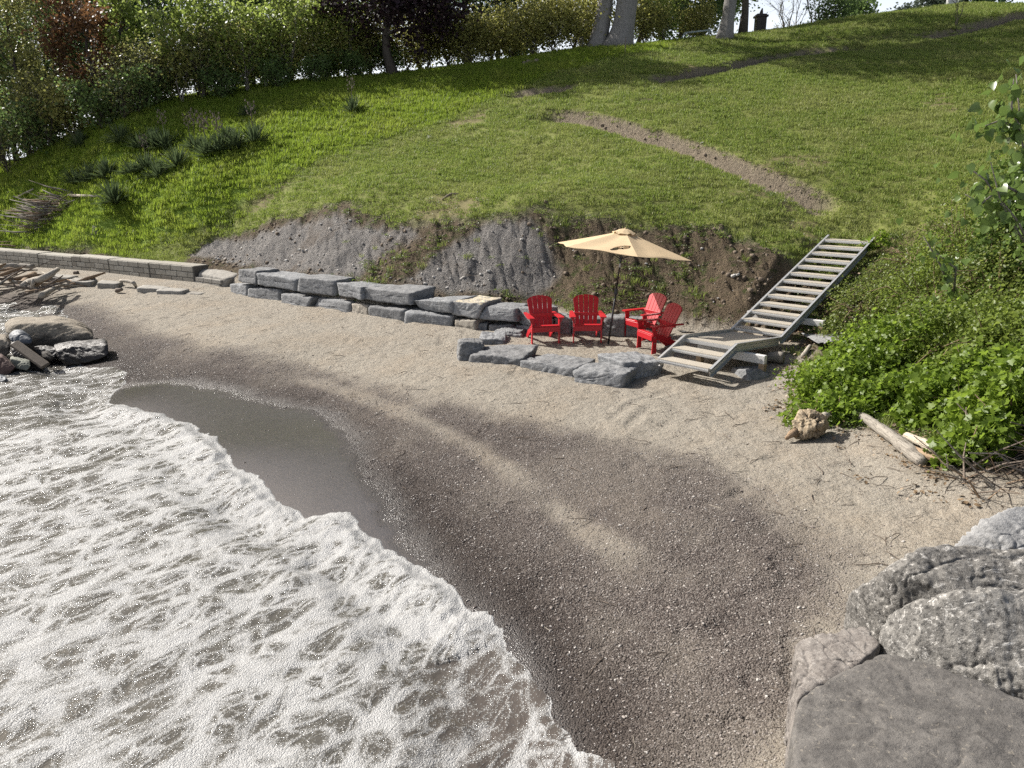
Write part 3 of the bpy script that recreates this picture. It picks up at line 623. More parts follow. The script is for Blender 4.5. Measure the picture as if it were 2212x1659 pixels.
pyr([PZ(*Z2(805,1240), .1), PZ(*Z2(960,1340), .06), PZ(*Z2(1140,1300), .12), PZ(*Z2(1090,1215), .12)] + [PZ(*Z2(x, y), .1) - np.array([0,0,.25]) for x, y in ((820,1240),(960,1330),(1130,1300),(1090,1220))] + [PZ(*Z2(960,1255), .22), PZ(*Z2(1060,1240), .2)],
    M_ARM, "flat grey slab lying on the sand in the shade under the stairs", seed=23, n=18, k=14, amp=.025, cuts=4)

# rocks in the shallows at the left
def LR(pl, Yf, dep, mat, label, seed, **k):
    """outline in picture coordinates; the front lies at distance Yf, the back top edge dep further"""
    rl = random.Random(seed); vs_ = [p[1] for p in pl]; v0, v1 = min(vs_), max(vs_); P = []
    for (x, y) in pl:
        u, v = Z6(x, y); tt = (v1 - y) / max(1, v1 - v0)
        if tt > .55:
            P.append(PY(u, v, Yf + dep)); P.append(PY(u, v + (.16 + .1 * rl.random()) * (v1 - v0) * .311, Yf + dep * .22))
        else:
            q = PY(u, v, Yf + dep * .12 * tt); P.append(q); P.append(np.array([q[0] * (q[1] + dep) / q[1], q[1] + dep, q[2] - .1]))
    a = dict(n=36, k=60, amp=.024, fr=2.4, cuts=3, crack=.012, strata=.018); a.update(k)
    return rock("boulder", P, mat, label, "boulder", "rocks in the shallows", seed=seed, **a)
YB = PZ(*Z6(400, 740), -.55)[1]
LR([(30,490),(80,447),(200,458),(300,440),(470,437),(560,472),(660,590),(620,640),(390,700),(240,700),(60,600)], YB + .55, 1.3, M_TANR, "largest tan boulder with a broad flat face in the shallows", 31, n=34, k=26)
LR([(380,640),(440,618),(600,612),(720,587),(745,600),(755,715),(690,745),(560,775),(450,790),(400,740)], YB - .35, .9, M_DARKR, "dark jagged rock at the right end of the shoreline rocks", 32, n=34, amp=.035, cuts=10)
LR([(52,570),(90,535),(150,528),(210,560),(232,610),(225,640),(120,650),(70,620)], YB - .1, .6, M_BLUE, "rounded blue-grey boulder perched against the tan boulder", 33, k=9, amp=.025)
LR([(-90,600),(-40,555),(40,562),(75,600),(70,700),(20,740),(-90,740)], YB - .35, .8, M_TANR, "brownish rock cut by the left picture edge beside the blue-grey boulder", 34)
LR([(75,625),(120,610),(180,650),(250,720),(318,800),(290,825),(150,800),(90,720)], YB - .9, .7, M_DARKR, "dark wedge-shaped slab slanting down towards the water", 35, cuts=2)
LR([(72,722),(110,714),(205,735),(213,790),(190,822),(110,805),(75,760)], YB - 1.2, .5, M_GRN, "small pale greenish angular rock among the dark shoreline rocks", 36, amp=.025)
LR([(-80,705),(10,703),(80,760),(105,800),(60,850),(-80,850)], YB - 1.4, .7, M_REDR, "dark reddish rock at the left edge low among the shoreline rocks", 37)
LR([(-60,870),(0,850),(40,858),(46,885),(10,905),(-60,905)], YB - 2.0, .5, M_BLUE, "low bluish rock awash at the left picture edge", 38, amp=.02)
LR([(235,650),(300,640),(390,650),(395,720),(330,760),(260,720)], YB - .1, .6, M_DARKR, "small black rock in the gap below the tan boulder", 39)
LR([(290,690),(330,680),(370,720),(355,745),(300,730)], YB - .7, .3, M_TANR, "little brown stone at the waterline between the big rocks", 40, amp=.015)
mb = MB(); a, b = PY(*Z6(95,630), YB - .95), PY(*Z6(318,790), YB - 1.25)
mb.beam(a, b, .20, .07, (0, -.5, 1), .02); o = mb.build("plank", simple("weathered_wood", (.10, .08, .06), .85, 0, .45, 9, .7)); tag(o, "weathered driftwood plank sloping over the dark shoreline rocks", "driftwood plank")

# boulders of the breakwater in the right foreground
def FG(pl, mat, label, seed, zbot=-.1, flare=.1, **k):
    P = [PZ(u, v, z) for u, v, z in pl]; c = np.mean(P, 0)
    P += [np.array([p[0] + (p[0] - c[0]) * flare, p[1] + (p[1] - c[1]) * flare, zbot]) for p in P]
    a = dict(n=76, k=34, amp=.03, fr=2.6, cuts=5, crack=.012, strata=.022); a.update(k)
    return rock("boulder", P, mat, label, "boulder", "breakwater boulders in the foreground", seed=seed, **a)
FG([(1704,1670,.98),(1708,1550,1.0),(1722,1506,1.0),(1795,1458,1.02),(1906,1397,1.06),(1938,1399,1.08),(2022,1428,1.1),(2212,1496,1.12),(2480,1600,1.1),(2500,1900,1.05),(1750,1900,.95)],
   M_FG1, "broad flat-topped dark boulder filling the bottom right corner", 51, .1, .03, amp=.022, k=44, cuts=2, fr=2.2, strata=.006)
FG([(1884,1325,.72),(1945,1288,.95),(2056,1276,1.12),(2119,1259,1.2),(2300,1250,1.2),(2500,1330,1.1),(2480,1560,.75),(2212,1490,.75),(2032,1432,.7),(1900,1396,.6)],
   M_FG2, "large rounded grey boulder with white lichen behind the flat dark one", 52, -.1, .02, amp=.045, k=22, strata=.010)
FG([(1718,1380,.5),(1732,1370,.52),(1800,1356,.55),(1872,1341,.58),(1905,1390,.6),(1850,1440,.55),(1722,1510,.42)],
   M_FG3, "squat pinkish grey boulder at the left corner of the breakwater", 53, -.3, .05, amp=.025, k=26)
FG([(1818,1338,.12),(1826,1284,.35),(1888,1259,.55),(1935,1212,.85),(2003,1173,.95),(2056,1172,.95),(2230,1188,.95),(2400,1200,.9),(2400,1290,.74),(2056,1285,.74),(1890,1330,.3)],
   M_FG2, "peaked grey boulder streaked with white lichen below the pale boulder", 54, -.2, .0, amp=.035, k=40, strata=.014)
FG([(2050,1170,.5),(2110,1121,.72),(2142,1108,.78),(2148,1090,.82),(2230,1079,.85),(2420,1090,.8),(2420,1200,.6),(2150,1195,.55)],
   M_FG4, "smooth pale grey boulder below the dead twigs at the right edge", 55, -.1, .0, amp=.025, k=24)

# ------------------------------------------------------------------ moulded concrete block wall
M_BLK = rock_mat("moulded_concrete", (.25, .235, .20), (.33, .315, .275), (.38, .365, .32), .15, 3.0, (.17, .155, .135), .3, .35)
M_CORE = rock_mat("block_joint", (.09, .083, .07), (.13, .12, .105), (.15, .14, .12), .15, 3.0, (.07, .065, .055), .3, .35)
M_BLKD = rock_mat("moulded_concrete_stained", (.19, .175, .15), (.26, .245, .21), (.32, .3, .27), .15, 3.0, (.12, .11, .1), .35, .35)
bw0, bw1 = PZ(0, 570, .02), PZ(420, 615, .02); bd = (bw1 - bw0); bd[2] = 0; bl_len = np.linalg.norm(bd); bd /= bl_len; bn = np.array([-bd[1], bd[0], 0])
bw = empty("block_wall", bw1, math.atan2(bd[1], bd[0])); tag(bw, "low retaining wall of moulded concrete blocks with brick-pattern faces below the grass", "retaining wall")
seg = 2.36; rng = random.Random(5)
for i in range(12):                                                # local x runs back along the wall from its right end
    x1 = -i * seg - .012; x0 = x1 - seg + .024; top = .60 + rng.uniform(-.012, .012) - (.03 if i > 2 else 0); off = rng.uniform(-.02, .02)
    m = MB().box(((x0 + x1) / 2, .33 + off, (top - .3) / 2), (x1 - x0, .60, top + .3), None, .02)
    core = m.build("block", M_CORE, bw); MB().box(((x0 + x1) / 2, .345 + off, top - .005), (x1 - x0 - .02, .56, .05), None, .01).build("block_top", M_BLK, core)
    if i < 9:
        nx = 4; w = (x1 - x0) / nx; rows = 3; hgt = (top - .02) / rows
        for r_ in range(rows):
            sh = (.5 * w if r_ % 2 else 0); xs = [x0 + .006] + [x0 + sh + w * j for j in range(0 if sh else 1, nx + (0 if not sh else 0))] + [x1 - .006]
            for j in range(len(xs) - 1):
                a, b = xs[j] + .013, xs[j + 1] - .013
                if b - a < .05: continue
                z0 = top - .002 - (r_ + 1) * hgt + .022; z1 = top - .002 - r_ * hgt
                mm = MB().box(((a + b) / 2, off + .03, (z0 + z1) / 2), (b - a, .07 + rng.uniform(0, .012), z1 - z0), None, .008)
                mm.build("brick", M_BLKD if rng.random() < .16 else M_BLK, core)
# the broken pale block that ends it
q = [Z3(1625,345), Z3(1870,385), Z3(1592,445), Z3(1815,478)]
P = block_pts(*q, 0.0, .7, 77, .15, .02, .02); P += [PY(*Z3(1650, 300), P[1][1] + .5), PY(*Z3(1800, 318), P[1][1] + .3), PY(*Z3(1940, 340), P[5][1] + .5)]; eb = empty("concrete_block", P[0]); tag(eb, "pale weathered concrete block with a rough sloping top between block wall and grey stones", "concrete block")
V, Fc = rock_geo([p - P[0] for p in P], seed=77, n=20, k=20, amp=.03, fr=3, cuts=4); put("body", npmesh("body", V, Fc, M_CONC, True), eb)
Lq, Rq = PZ(*Z3(1592,445), 0) - P[0], PZ(*Z3(1815,478), 0) - P[0]; ax = (Rq - Lq); wl = np.linalg.norm(ax); ax /= wl; nn = np.array([-ax[1], ax[0], 0]); Mx = Matrix((Vector(ax), Vector(nn), Vector((0, 0, 1)))).transposed()
for r_, (n_, s_) in enumerate([(3, 0.0), (3, .3)]):
    for j in range(n_):
        c = Lq + ax * (wl * (j + .5 + s_ * .5) / 3.2) + nn * .06 + np.array([0, 0, .07 + r_ * .15])
        MB().box(c, (wl / 3.2 - .02, .13, .135), Mx, .01).build("brick", M_CONC, eb)
# concrete slabs half buried in the sand
for i, (x0, y0, x1, y1, lb) in enumerate([(300,345,640,400,"furthest concrete slab, beside the driftwood pile"), (535,378,800,432,"long low concrete slab second from the driftwood pile"), (785,398,1010,448,"concrete slab with bleached curved branch resting on its end"),
        (1110,438,1395,488,"short concrete slab just right of the curved bleached branch"), (1268,458,1552,508,"second concrete slab from the right in the low row"), (1445,488,1695,530,"thin concrete slab at the right end of the low row")]):
    zt = [.17, .13, .14, .14, .13, .05][i]; P = []
    sk = .22 * (x1 - x0); yf = y1 - 2
    for (x, y) in ((x0 + 5, y1 - 22), (x1 - sk, yf - 12), (x1, y0 + 18), (x0 + sk, y0)):
        p = PZ(*Z3(x, y), zt); P += [p, p + np.array([0, 0, -.35])]
    rock("concrete_slab", P, M_CONC, lb, "concrete slab", "concrete slabs in the sand before the block wall", seed=60 + i, n=14, k=40, amp=.012, fr=4)

# ------------------------------------------------------------------ red slatted beach chairs
def chair_mat():
    t = NT("red_plastic_lumber"); P = t.obj(); n = t.noise(t.n("Mapping", {0: P, 3: (1, 6, 1)}).outputs[0], 18, 4, .6)
    c = t.mix(n, (.33, .009, .015), (.42, .014, .021)); c = t.mix(t.math('MULTIPLY', t.step(.6, .75, t.noise(P, 5, 5, .7)), .18), c, (.42, .12, .08))
    return t.done(t.bsdf(Base_Color=c, Roughness=.42, Specular_IOR_Level=.4, Normal=t.bump(n, .08, .003)))
M_RED = chair_mat(); M_BOLT = simple("bolt_steel", (.5, .5, .5), .35, .9, .1)
def board(P, th, nrm):                                             # flat board from an outline, thickness th along nrm
    P = [Vector(p) for p in P]; n = Vector(nrm).normalized() * th; k = len(P)
    V = P + [p + n for p in P]; Fc = [tuple(range(k))[::-1], tuple(range(k, 2 * k))] + [(i, (i + 1) % k, (i + 1) % k + k, i + k) for i in range(k)]
    return MB().add(V, Fc)
def make_chair():
    t = empty("garden_chair", (0, 0, 0)); T = .024                  # front is -Y
    # side rails: from the front leg down to the ground behind, they are the rear legs too
    for s in (-1, 1):
        x = s * .262
        board([(x - s*.012, -.28, .30), (x - s*.012, -.28, .385), (x - s*.012, -.02, .335), (x - s*.012, .30, .205), (x - s*.012, .50, .02), (x - s*.012, .47, 0), (x - s*.012, .34, 0), (x - s*.012, .16, .14), (x - s*.012, -.05, .245)], T, (s, 0, 0)).build("rear_leg", M_RED, t)
        xl = s * .292
        board([(xl, -.335, 0), (xl, -.23, 0), (xl, -.235, .3), (xl, -.225, .565), (xl, -.335, .565), (xl, -.325, .3)], T, (s, 0, 0)).build("front_leg", M_RED, t)
        board([(xl + s*.024, -.31, .565), (xl + s*.024, -.31, .44), (xl + s*.07, -.31, .53), (xl + s*.07, -.31, .565)], T, (0, 1, 0)).build("bracket", M_RED, t)
        a = s * .33                                                 # arm, wider in front
        board([(a - s*.065, -.375, .566), (a + s*.05, -.375, .566), (a + s*.075, -.32, .566), (a + s*.07, -.1, .568), (a + s*.03, .36, .572), (a - s*.035, .37, .572), (a - s*.06, .1, .568)], T, (0, 0, 1)).build("arm", M_RED, t)
        mb = MB(); [mb.tube([(xl + s * .02, y, z), (xl + s * .031, y, z)], .012, 8) for y, z in ((-.28, .34), (-.26, .5), (-.28, .22))]; mb.build("bolts", M_BOLT, t)["kind"] = "stuff"
    MB().box((0, -.337, .325), (.60, .022, .11), None, .004).build("apron", M_RED, t)
    for i, y in enumerate((-.295, -.205, -.113, -.02, .073)):       # seat slats curving down to the back
        z = (.398, .39, .367, .336, .300)[i]; tilt = (-.12, .12, .28, .36, .40)[i]
        MB().box((0, y, z), (.56, .083, T), Matrix.Rotation(-tilt, 3, 'X'), .005).build("seat_slat", M_RED, t)
    MB().box((0, .18, .555), (.66, .03, .075), None, .004).build("back_brace", M_RED, t)
    MB().box((0, .125, .285), (.52, .03, .07), None, .004).build("back_brace", M_RED, t)
    # fan back: five slats, rounded top, reclined
    rec = R(24); up = Vector((0, math.sin(rec), math.cos(rec))); bb = Vector((0, .085, .27)); nrm = Vector((0, -math.cos(rec), math.sin(rec)))
    for i in range(5):
        l = (i - 2) - .5; r = (i - 2) + .5; g = .006; wb, wt = .094, .116
        def topz(x): return .63 + .125 * math.sqrt(max(0, 1 - (x / .292) ** 2)) - .0
        P = [bb + Vector((l * wb + g, 0, 0)), bb + Vector((r * wb - g, 0, 0))]
        for k in range(5):
            f = k / 4; x = (r * wt - g) + ((l * wt + g) - (r * wt - g)) * f; P.append(bb + Vector((x, 0, 0)) + up * topz(x))
        board(P, T, nrm).build("back_slat", M_RED, t)
    return t
ch = make_chair(); chairs = [ch] + [copy_tree(ch) for _ in range(3)]
for c, (u, v, a, lab) in zip(chairs, [(1172, 736, 11, "red slatted garden chair left of the umbrella pole, leftmost of four"), (1266, 735, -1, "red slatted garden chair between the leftmost chair and the umbrella pole, facing the lake"),
        (1392, 731, -60, "red slatted garden chair with darker shaded back, half hidden by the chair nearest the stairs"), (1421, 757, -70, "red slatted garden chair nearest the metal stairs, seen from its side")]):
    p = PZ(u, v, 0); p[2] = hz1(p[0], p[1]) + .005; c.location = p; c.rotation_euler = (0, 0, R(a)); tag(c, lab, "chair", "red chairs around the umbrella")

# ------------------------------------------------------------------ umbrella
def cloth_mat():
    t = NT("beige_canvas"); P = t.obj(); n = t.noise(P, 6, 5, .6); w = t.noise(t.n("Mapping", {0: P, 3: (1, 1, 3)}).outputs[0], 4, 4, .6)
    c = t.mix(n, (.50, .385, .245), (.57, .445, .285)); c = t.mix(t.math('MULTIPLY', t.step(.55, .75, w), .3), c, (.52, .42, .29))
    d = t.bsdf(Base_Color=c, Roughness=.9, Specular_IOR_Level=.1, Normal=t.bump(t.math('ADD', w, t.math('MULTIPLY', t.noise(P, 160, 2), .15)), .25, .02)); tr = t.n("BsdfTranslucent", {"Color": (.6, .46, .28)})
    return t.done(t.n("MixShader", {0: .16, 1: d, 2: tr}))
M_CLOTH = cloth_mat(); M_BLACK = simple("black_painted_steel", (.02, .02, .022), .4, .3, .2)
ub = PZ(1314, 743, 0); ub[2] = hz1(ub[0], ub[1]); um = empty("beach_umbrella", ub); tag(um, "beige market umbrella with a torn panel on a leaning black pole", "umbrella")
um.rotation_euler = (R(-1.5), R(6.5), R(3))
MB().tube([(0, 0, -.15), (0, 0, 1.32)], .021, 12).tube([(0, 0, 1.32), (0, 0, 2.42)], .017, 12).build("pole", M_BLACK, um, True)
mb = MB().box((0, 0, 1.16), (.07, .085, .15), None, .015); mb.build("crank_housing", M_BLACK, um)
MB().tube([(.03, 0, 1.15), (.07, 0, 1.15), (.075, 0, 1.09)], .008, 6).build("crank_handle", M_BLACK, um)
MB().tube([(0, 0, 1.80), (0, 0, 1.90)], .03, 12).build("runner", M_BLACK, um); MB().tube([(0, 0, 1.68), (0, 0, 1.76)], .019, 10).build("collar", simple("grey_plastic", (.35, .35, .34), .5), um)
RC, ZT, ZR, NR = 1.50, 2.44, 2.02, 6
def can(ang_i, s, tt):                                             # panel i, s across 0..1, tt from top 0 to rim 1
    a0 = R(-90 + 60 * ang_i); a1 = R(-90 + 60 * (ang_i + 1)); r = .06 + (RC - .06) * tt
    p0 = Vector((math.cos(a0) * r, math.sin(a0) * r, 0)); p1 = Vector((math.cos(a1) * r, math.sin(a1) * r, 0)); p = p0.lerp(p1, s)
    z = ZT + (ZR - ZT) * (tt ** .94) - .05 * math.sin(math.pi * s) * tt * (1 - tt) * 2 + .012 * math.sin(9 * s + 4 * tt) * tt * math.sin(math.pi * s)
    if tt > .98: p = p * (1 - .035 * math.sin(math.pi * s))
    return (p.x, p.y, z)
def hole(i, s, tt):                                                # the tear: two slits in the front left panel beside the front rib
    if i != 5: return False
    w = .012 * math.sin(40 * tt) + .01 * math.sin(70 * s)
    a = (s - .80) / .14; b = (tt - (.66 + (s - .8) * -.35)) / .085
    c = (s - .66) / .07; d_ = (tt - .76 - (s - .66) * -1.0) / .085
    e = (s - .90) / .07; f = (tt - .60) / .035
    return a * a + b * b < 1 + w * 12 and not (abs(b + .15) < .20 and s < .82) or c * c + d_ * d_ < 1 or e * e + f * f < 1
for i in range(NR):
    ns, ntt = (48, 70) if i == 5 else (12, 16); V = []; Fc = []
    for a in range(ntt + 1):
        for b in range(ns + 1): V.append(can(i, b / ns, a / ntt))
    for a in range(ntt):
        for b in range(ns):
            if not hole(i, (b + .5) / ns, (a + .5) / ntt):
                k = a * (ns + 1) + b; Fc.append((k, k + 1, k + ns + 2, k + ns + 1))
    o = MB().add(V, Fc).build("canopy_panel", M_CLOTH, um, True)
    if i == 5: o["label"] = "torn canopy panel beside the front rib"
    a0 = R(-90 + 60 * i); MB().beam((math.cos(a0) * .03, math.sin(a0) * .03, ZT - .035), (math.cos(a0) * (RC - .02), math.sin(a0) * (RC - .02), ZR - .022), .016, .016).build("rib", M_BLACK, um)
    MB().beam((math.cos(a0) * .03, math.sin(a0) * .03, 1.86), (math.cos(a0) * .75, math.sin(a0) * .75, 2.19), .012, .012).build("strut", M_BLACK, um)
V, Fc = [], []; rng = random.Random(2)
for a in range(5):
    for b in range(24):
        an = 2 * math.pi * b / 24 - math.pi / 2; hexr = .28 * a / 4 * (1 - .07 * abs(math.sin(3 * (an + math.pi / 2)))); V.append((math.cos(an) * hexr, math.sin(an) * hexr, ZT + .055 - .10 * (a / 4) ** 1.5 + (.02 * math.sin(b * 2.6) * a / 4 + rng.uniform(-.008, .008) * a / 2)))
for a in range(4):
    for b in range(24): Fc.append((a * 24 + b, (a + 1) * 24 + b, (a + 1) * 24 + (b + 1) % 24, a * 24 + (b + 1) % 24))
MB().add(V, Fc).build("vent_cap", M_CLOTH, um, True); MB().tube([(0, 0, ZT + .04), (0, 0, ZT + .085)], [.02, .008], 8).build("finial", M_CLOTH, um)

# ------------------------------------------------------------------ aluminium beach stairs
def alu(name, a, b, r, tread=False):
    t = NT(name); P = t.obj(); n = t.noise(P, 5, 5, .65); n2 = t.noise(P, 40, 3, .6); c = t.mix(n, a, b)
    if tread:
        c = t.mix(t.math('MULTIPLY', t.step(.5, .7, n2), .4), c, (.30, .25, .18)); w = t.vor(t.n("Mapping", {0: P, 2: (0, 0, .78), 3: (1, 2.4, 1)}).outputs[0], 42); h = t.step(.5, .15, w)
        return t.done(t.bsdf(Base_Color=c, Roughness=r, Metallic=.25, Normal=t.bump(h, .6, .004)))
    return t.done(t.bsdf(Base_Color=c, Roughness=r, Metallic=.65, Normal=t.bump(n2, .08, .003)))
M_AL = alu("weathered_aluminium", (.42, .42, .415), (.53, .53, .52), .42); M_TR = alu("gritty_tread_plate", (.34, .305, .25), (.42, .38, .315), .7, True)
M_POST = simple("treated_post", (.26, .19, .12), .85, 0, .3, 7, .4); M_WHITEB = simple("white_painted_beam", (.50, .49, .47), .5, .1, .1, 5)
st = empty("metal_stairs", P0); tag(st, "weathered aluminium stairs with a landing, leading from the lawn down to the sand", "stairs")
Lc = lambda p: Vector(p) - P0
SH = .165                                                          # stringer depth
def stringer(off, side):
    o = ww * off; up = Vector((0, 0, 1)); th = .05
    for nm, a, b in (("stringer", P0, P1), ("stringer", P1, P2), ("stringer", P2, P3)):
        a, b = Lc(a) + o, Lc(b) + o; m = MB(); d = (b - a).normalized(); n_ = ww.cross(d).normalized()
        if n_.z < 0: n_ = -n_
        c0, c1 = a - n_ * SH / 2, b - n_ * SH / 2
        m.beam(c0, c1, .008, SH, n_)                                # web, then the two flanges turned outwards
        for q in (0.0, -SH + .006): m.beam(a + n_ * (q - .003) + ww * side * .022, b + n_ * (q - .003) + ww * side * .022, .05, .006, n_)
        m.beam(a - n_ * SH * .5 + ww * side * .012, b - n_ * SH * .5 + ww * side * .012, .012, .03, n_)
        ob = m.build(nm, M_AL, st)
        L = (b - a).length; mb = MB(); cnt = max(2, int(L / .3))
        for i in range(cnt + 1):
            p = a + d * (.06 + (L - .12) * i / cnt) - n_ * (.05 if i % 2 else .11); mb.tube([p + ww * side * .004, p + ww * side * .016], .013, 6)
        mb.build("bolts", M_BOLT, ob)["kind"] = "stuff"
stringer(0, -1); stringer(WST, 1)
def tread(c, dep=.25):
    a = Lc(c) + ww * .006; b = Lc(c) + ww * (WST - .006)
    m = MB().beam(a, b, dep, .012, (0, 0, 1)); t_ = m.build("tread", M_TR, st)
    f = MB(); f.beam(a - ee * (dep / 2 - .004) - Vector((0, 0, .036)), b - ee * (dep / 2 - .004) - Vector((0, 0, .036)), .012, .058, (0, 0, 1)); f.beam(a - ee * (dep / 2 - .002) - Vector((0, 0, .034)), b - ee * (dep / 2 - .002) - Vector((0, 0, .034)), .022, .012, (0, 0, 1)); f.beam(a + ee * (dep / 2 - .006) - Vector((0, 0, .03)), b + ee * (dep / 2 - .006) - Vector((0, 0, .03)), .01, .05, (0, 0, 1)); f.build("nosing", M_AL, t_)
for i in range(13):
    f = (i + .62) / 13; tread(P2 + (P3 - P2) * f - Vector((0, 0, .045)), .27)
for f in (.16, .62): tread(P0 + (P1 - P0) * f - Vector((0, 0, .05)), .29)
a, b = P1 + ee * -.02 - Vector((0, 0, .055)), P2 + ee * .02 - Vector((0, 0, .055))
m = MB().beam(Lc(a) + ww * WST / 2, Lc(b) + ww * WST / 2, WST - .012, .012, (0, 0, 1)); m.build("landing_deck", M_TR, st)
m = MB().beam(Lc(a) + ww * .006 - Vector((0, 0, .04)), Lc(a) + ww * (WST - .006) - Vector((0, 0, .04)), .012, .07, (0, 0, 1)); m.build("landing_edge", M_AL, st)
def support(c, ext0, ext1, zbeam, hb):                              # cross beam on two posts
    c = Vector(c); a = Lc(c - ww * ext0); b = Lc(c + ww * (WST + ext1)); a.z = b.z = zbeam - P0.z
    bm_ = MB().beam(a, b, .10, hb, (0, 0, 1), .008).build("cross_beam", M_WHITEB, st)
    mb = MB()
    for e in (a + ww * .07, b - ww * .07): mb.tube([e - ee * .05, e - ee * .062], .018, 8)
    mb.build("bolts", M_BOLT, bm_)["kind"] = "stuff"
    for e in (a + ww * .05, b - ww * .05):
        w_ = e + P0; g_ = hz1(w_.x, w_.y) - .2; q = Vector((e.x, e.y, g_ - P0.z)); MB().beam(q, (e.x, e.y, a.z - hb / 2), .11, .11, ww, .006).build("post", M_POST, st)
f = 3.1 / 13; c = P2 + (P3 - P2) * f; support(c, .22, .42, c.z - .24, .13)
c = P1 + (P2 - P1) * .18; support(c, -.1, .45, c.z - .26, .16)

# ------------------------------------------------------------------ driftwood, logs, sticks
def wood(name, a, b, ring=False):
    t = NT(name); P = t.obj(); s = t.noise(t.n("Mapping", {0: P, 3: (20, 20, 1.1)}).outputs[0], 3, 6, .75); n = t.noise(P, 4, 4, .6)
    c = t.mix(t.step(.35, .62, s), a, b); c = t.mix(t.math('MULTIPLY', t.step(.55, .7, n), .5), c, tuple(x * .45 for x in a)); c = t.mix(t.math('MULTIPLY', t.step(.44, .36, s), .85), c, tuple(x * .3 for x in a))
    return t.done(t.bsdf(Base_Color=c, Roughness=.85, Specular_IOR_Level=.2, Normal=t.bump(s, .7, .012)))
M_DRIFT = wood("bleached_driftwood", (.22, .192, .155), (.38, .345, .29)); M_LOG = wood("grey_log", (.13, .115, .096), (.27, .246, .21)); M_TWIG = wood("dark_twig", (.09, .07, .055), (.19, .155, .125)); M_PALE = wood("pale_split_wood", (.30, .26, .20), (.44, .39, .31)); M_BRN = wood("brown_rotten_wood", (.16, .11, .07), (.28, .2, .13))
def limb(name, pts, rad, mat, label, cat, group=None, n=12, sub=5, amp=.12, seed=0, parent=None):
    """a log or branch: rounded tube through the points with knots; built about its own base, local z along it for the grain"""
    pts = [np.array(p, float) for p in pts]; rad = list(rad) if hasattr(rad, '__len__') else [rad] * len(pts); Q = []; RR = []
    for i in range(len(pts) - 1):
        for k in range(sub):
            f = k / sub; Q.append(pts[i] * (1 - f) + pts[i + 1] * f); RR.append(rad[i] * (1 - f) + rad[i + 1] * f)
    Q.append(pts[-1]); RR.append(rad[-1]); Q = np.array(Q)
    Qs = Q.copy(); Qs[1:-1] = (Q[:-2] + Q[1:-1] * 2 + Q[2:]) / 4
    c = Qs[0].copy(); ax = Vector(Qs[-1] - Qs[0]).normalized(); q = Vector((0, 0, 1)).rotation_difference(ax)
    m = MB().tube(Qs - c, RR, n); V = np.array(m.v); ctr = np.repeat(Qs - c, n, 0); d = V - ctr; rr = np.repeat(RR, n)
    V = ctr + d * (1 + amp * 2 * fbm(V * (1.2 / max(.03, np.mean(RR))) * .5 + seed * 5.1, seed, 3))[:, None]; qi = q.inverted()
    m.v = [tuple(qi @ Vector(v)) for v in V]; o = m.build(name, mat, parent, True)
    if parent is None: o.location = c; o.rotation_mode = 'QUATERNION'; o.rotation_quaternion = q; tag(o, label, cat, group)
    return o
def on(u, v, dz=0.0):
    p = G(u, v); p[2] += dz; return p
limb("log", [on(*Z3b(725,712), .06), on(*Z3b(900,830), .09), on(*Z3b(1100,985), .10), on(*Z3b(1240,1090), .09), on(*Z3b(1350,1180), .07)], [.045, .07, .082, .085, .06], M_LOG, "long weathered grey log lying along the edge of the greenery", "log", seed=1, n=16, sub=7, amp=.16)
limb("log", [on(*Z3b(1215,985), .12), on(*Z3b(1330,1040), .12), on(*Z3b(1450,1105), .1)], [.05, .065, .05], M_PALE, "short pale split log behind the long grey one", "log", seed=2, amp=.25)
limb("log", [on(*Z3b(1270,1085), .1), on(*Z3b(1380,1130), .08), on(*Z3b(1490,1165), .08)], [.05, .06, .04], M_BRN, "brown rotten log end sticking out below the pale split one", "log", seed=3, amp=.25)
limb("log", [on(*Z3b(770,720), .14), on(*Z3b(870,765), .12)], [.04, .03], M_PALE, "thin pale piece of wood at the upper end of the long grey log", "driftwood", seed=4, amp=.2)
limb("log", [on(*Z2(1118,1195), .10), on(*Z2(1245,1205), .11)], [.10, .115], M_LOG, "short sawn log lying beside the post under the landing", "log", seed=5, n=16)
limb("log", [on(*Z2(1400,1165), .04), on(*Z2(1460,1090), .07)], [.045, .04], M_DRIFT, "little bleached stick of wood between the stairs and the greenery", "driftwood", seed=6)
limb("stick", [on(*Z2(500,1300), .02), on(*Z2(660,1335), .02), on(*Z2(820,1368), .02)], [.014, .016, .01], M_DRIFT, "thin pale stick on the sand in the shadow of the stairs", "stick", seed=7, n=6)
# root stump
su = on(1742, 944, .0); V, Fc = rock_geo([su + np.array(p) for p in [(-.25,-.1,0),(-.28,-.02,.22),(-.1,-.2,.05),(.05,-.18,.22),(-.1,.1,.36),(.12,.05,.42),(.26,-.02,.3),(.3,.08,.1),(.2,-.1,.02),(0,.2,.1)]], seed=8, n=30, k=9, amp=.075, fr=4.5, crack=.09)
o = put("root_stump", npmesh("root_stump", V - su, Fc, wood("root_wood", (.17, .12, .07), (.36, .30, .215)), True)); o.location = su; tag(o, "bleached knobbly root stump on the sand below the greenery", "driftwood")
for i, (a, b) in enumerate([((.15,.1,.12),(.36,.12,.10)), ((.2,.05,.26),(.33,.1,.3)), ((-.2,-.1,.1),(-.36,-.18,.04))]):
    m = MB().tube([a, tuple((np.array(a) + np.array(b)) / 2 + np.array([0, 0, .02])), b], [.07, .05, .022], 8); m.build("root", M_DRIFT if i < 2 else M_BRN, o, True)
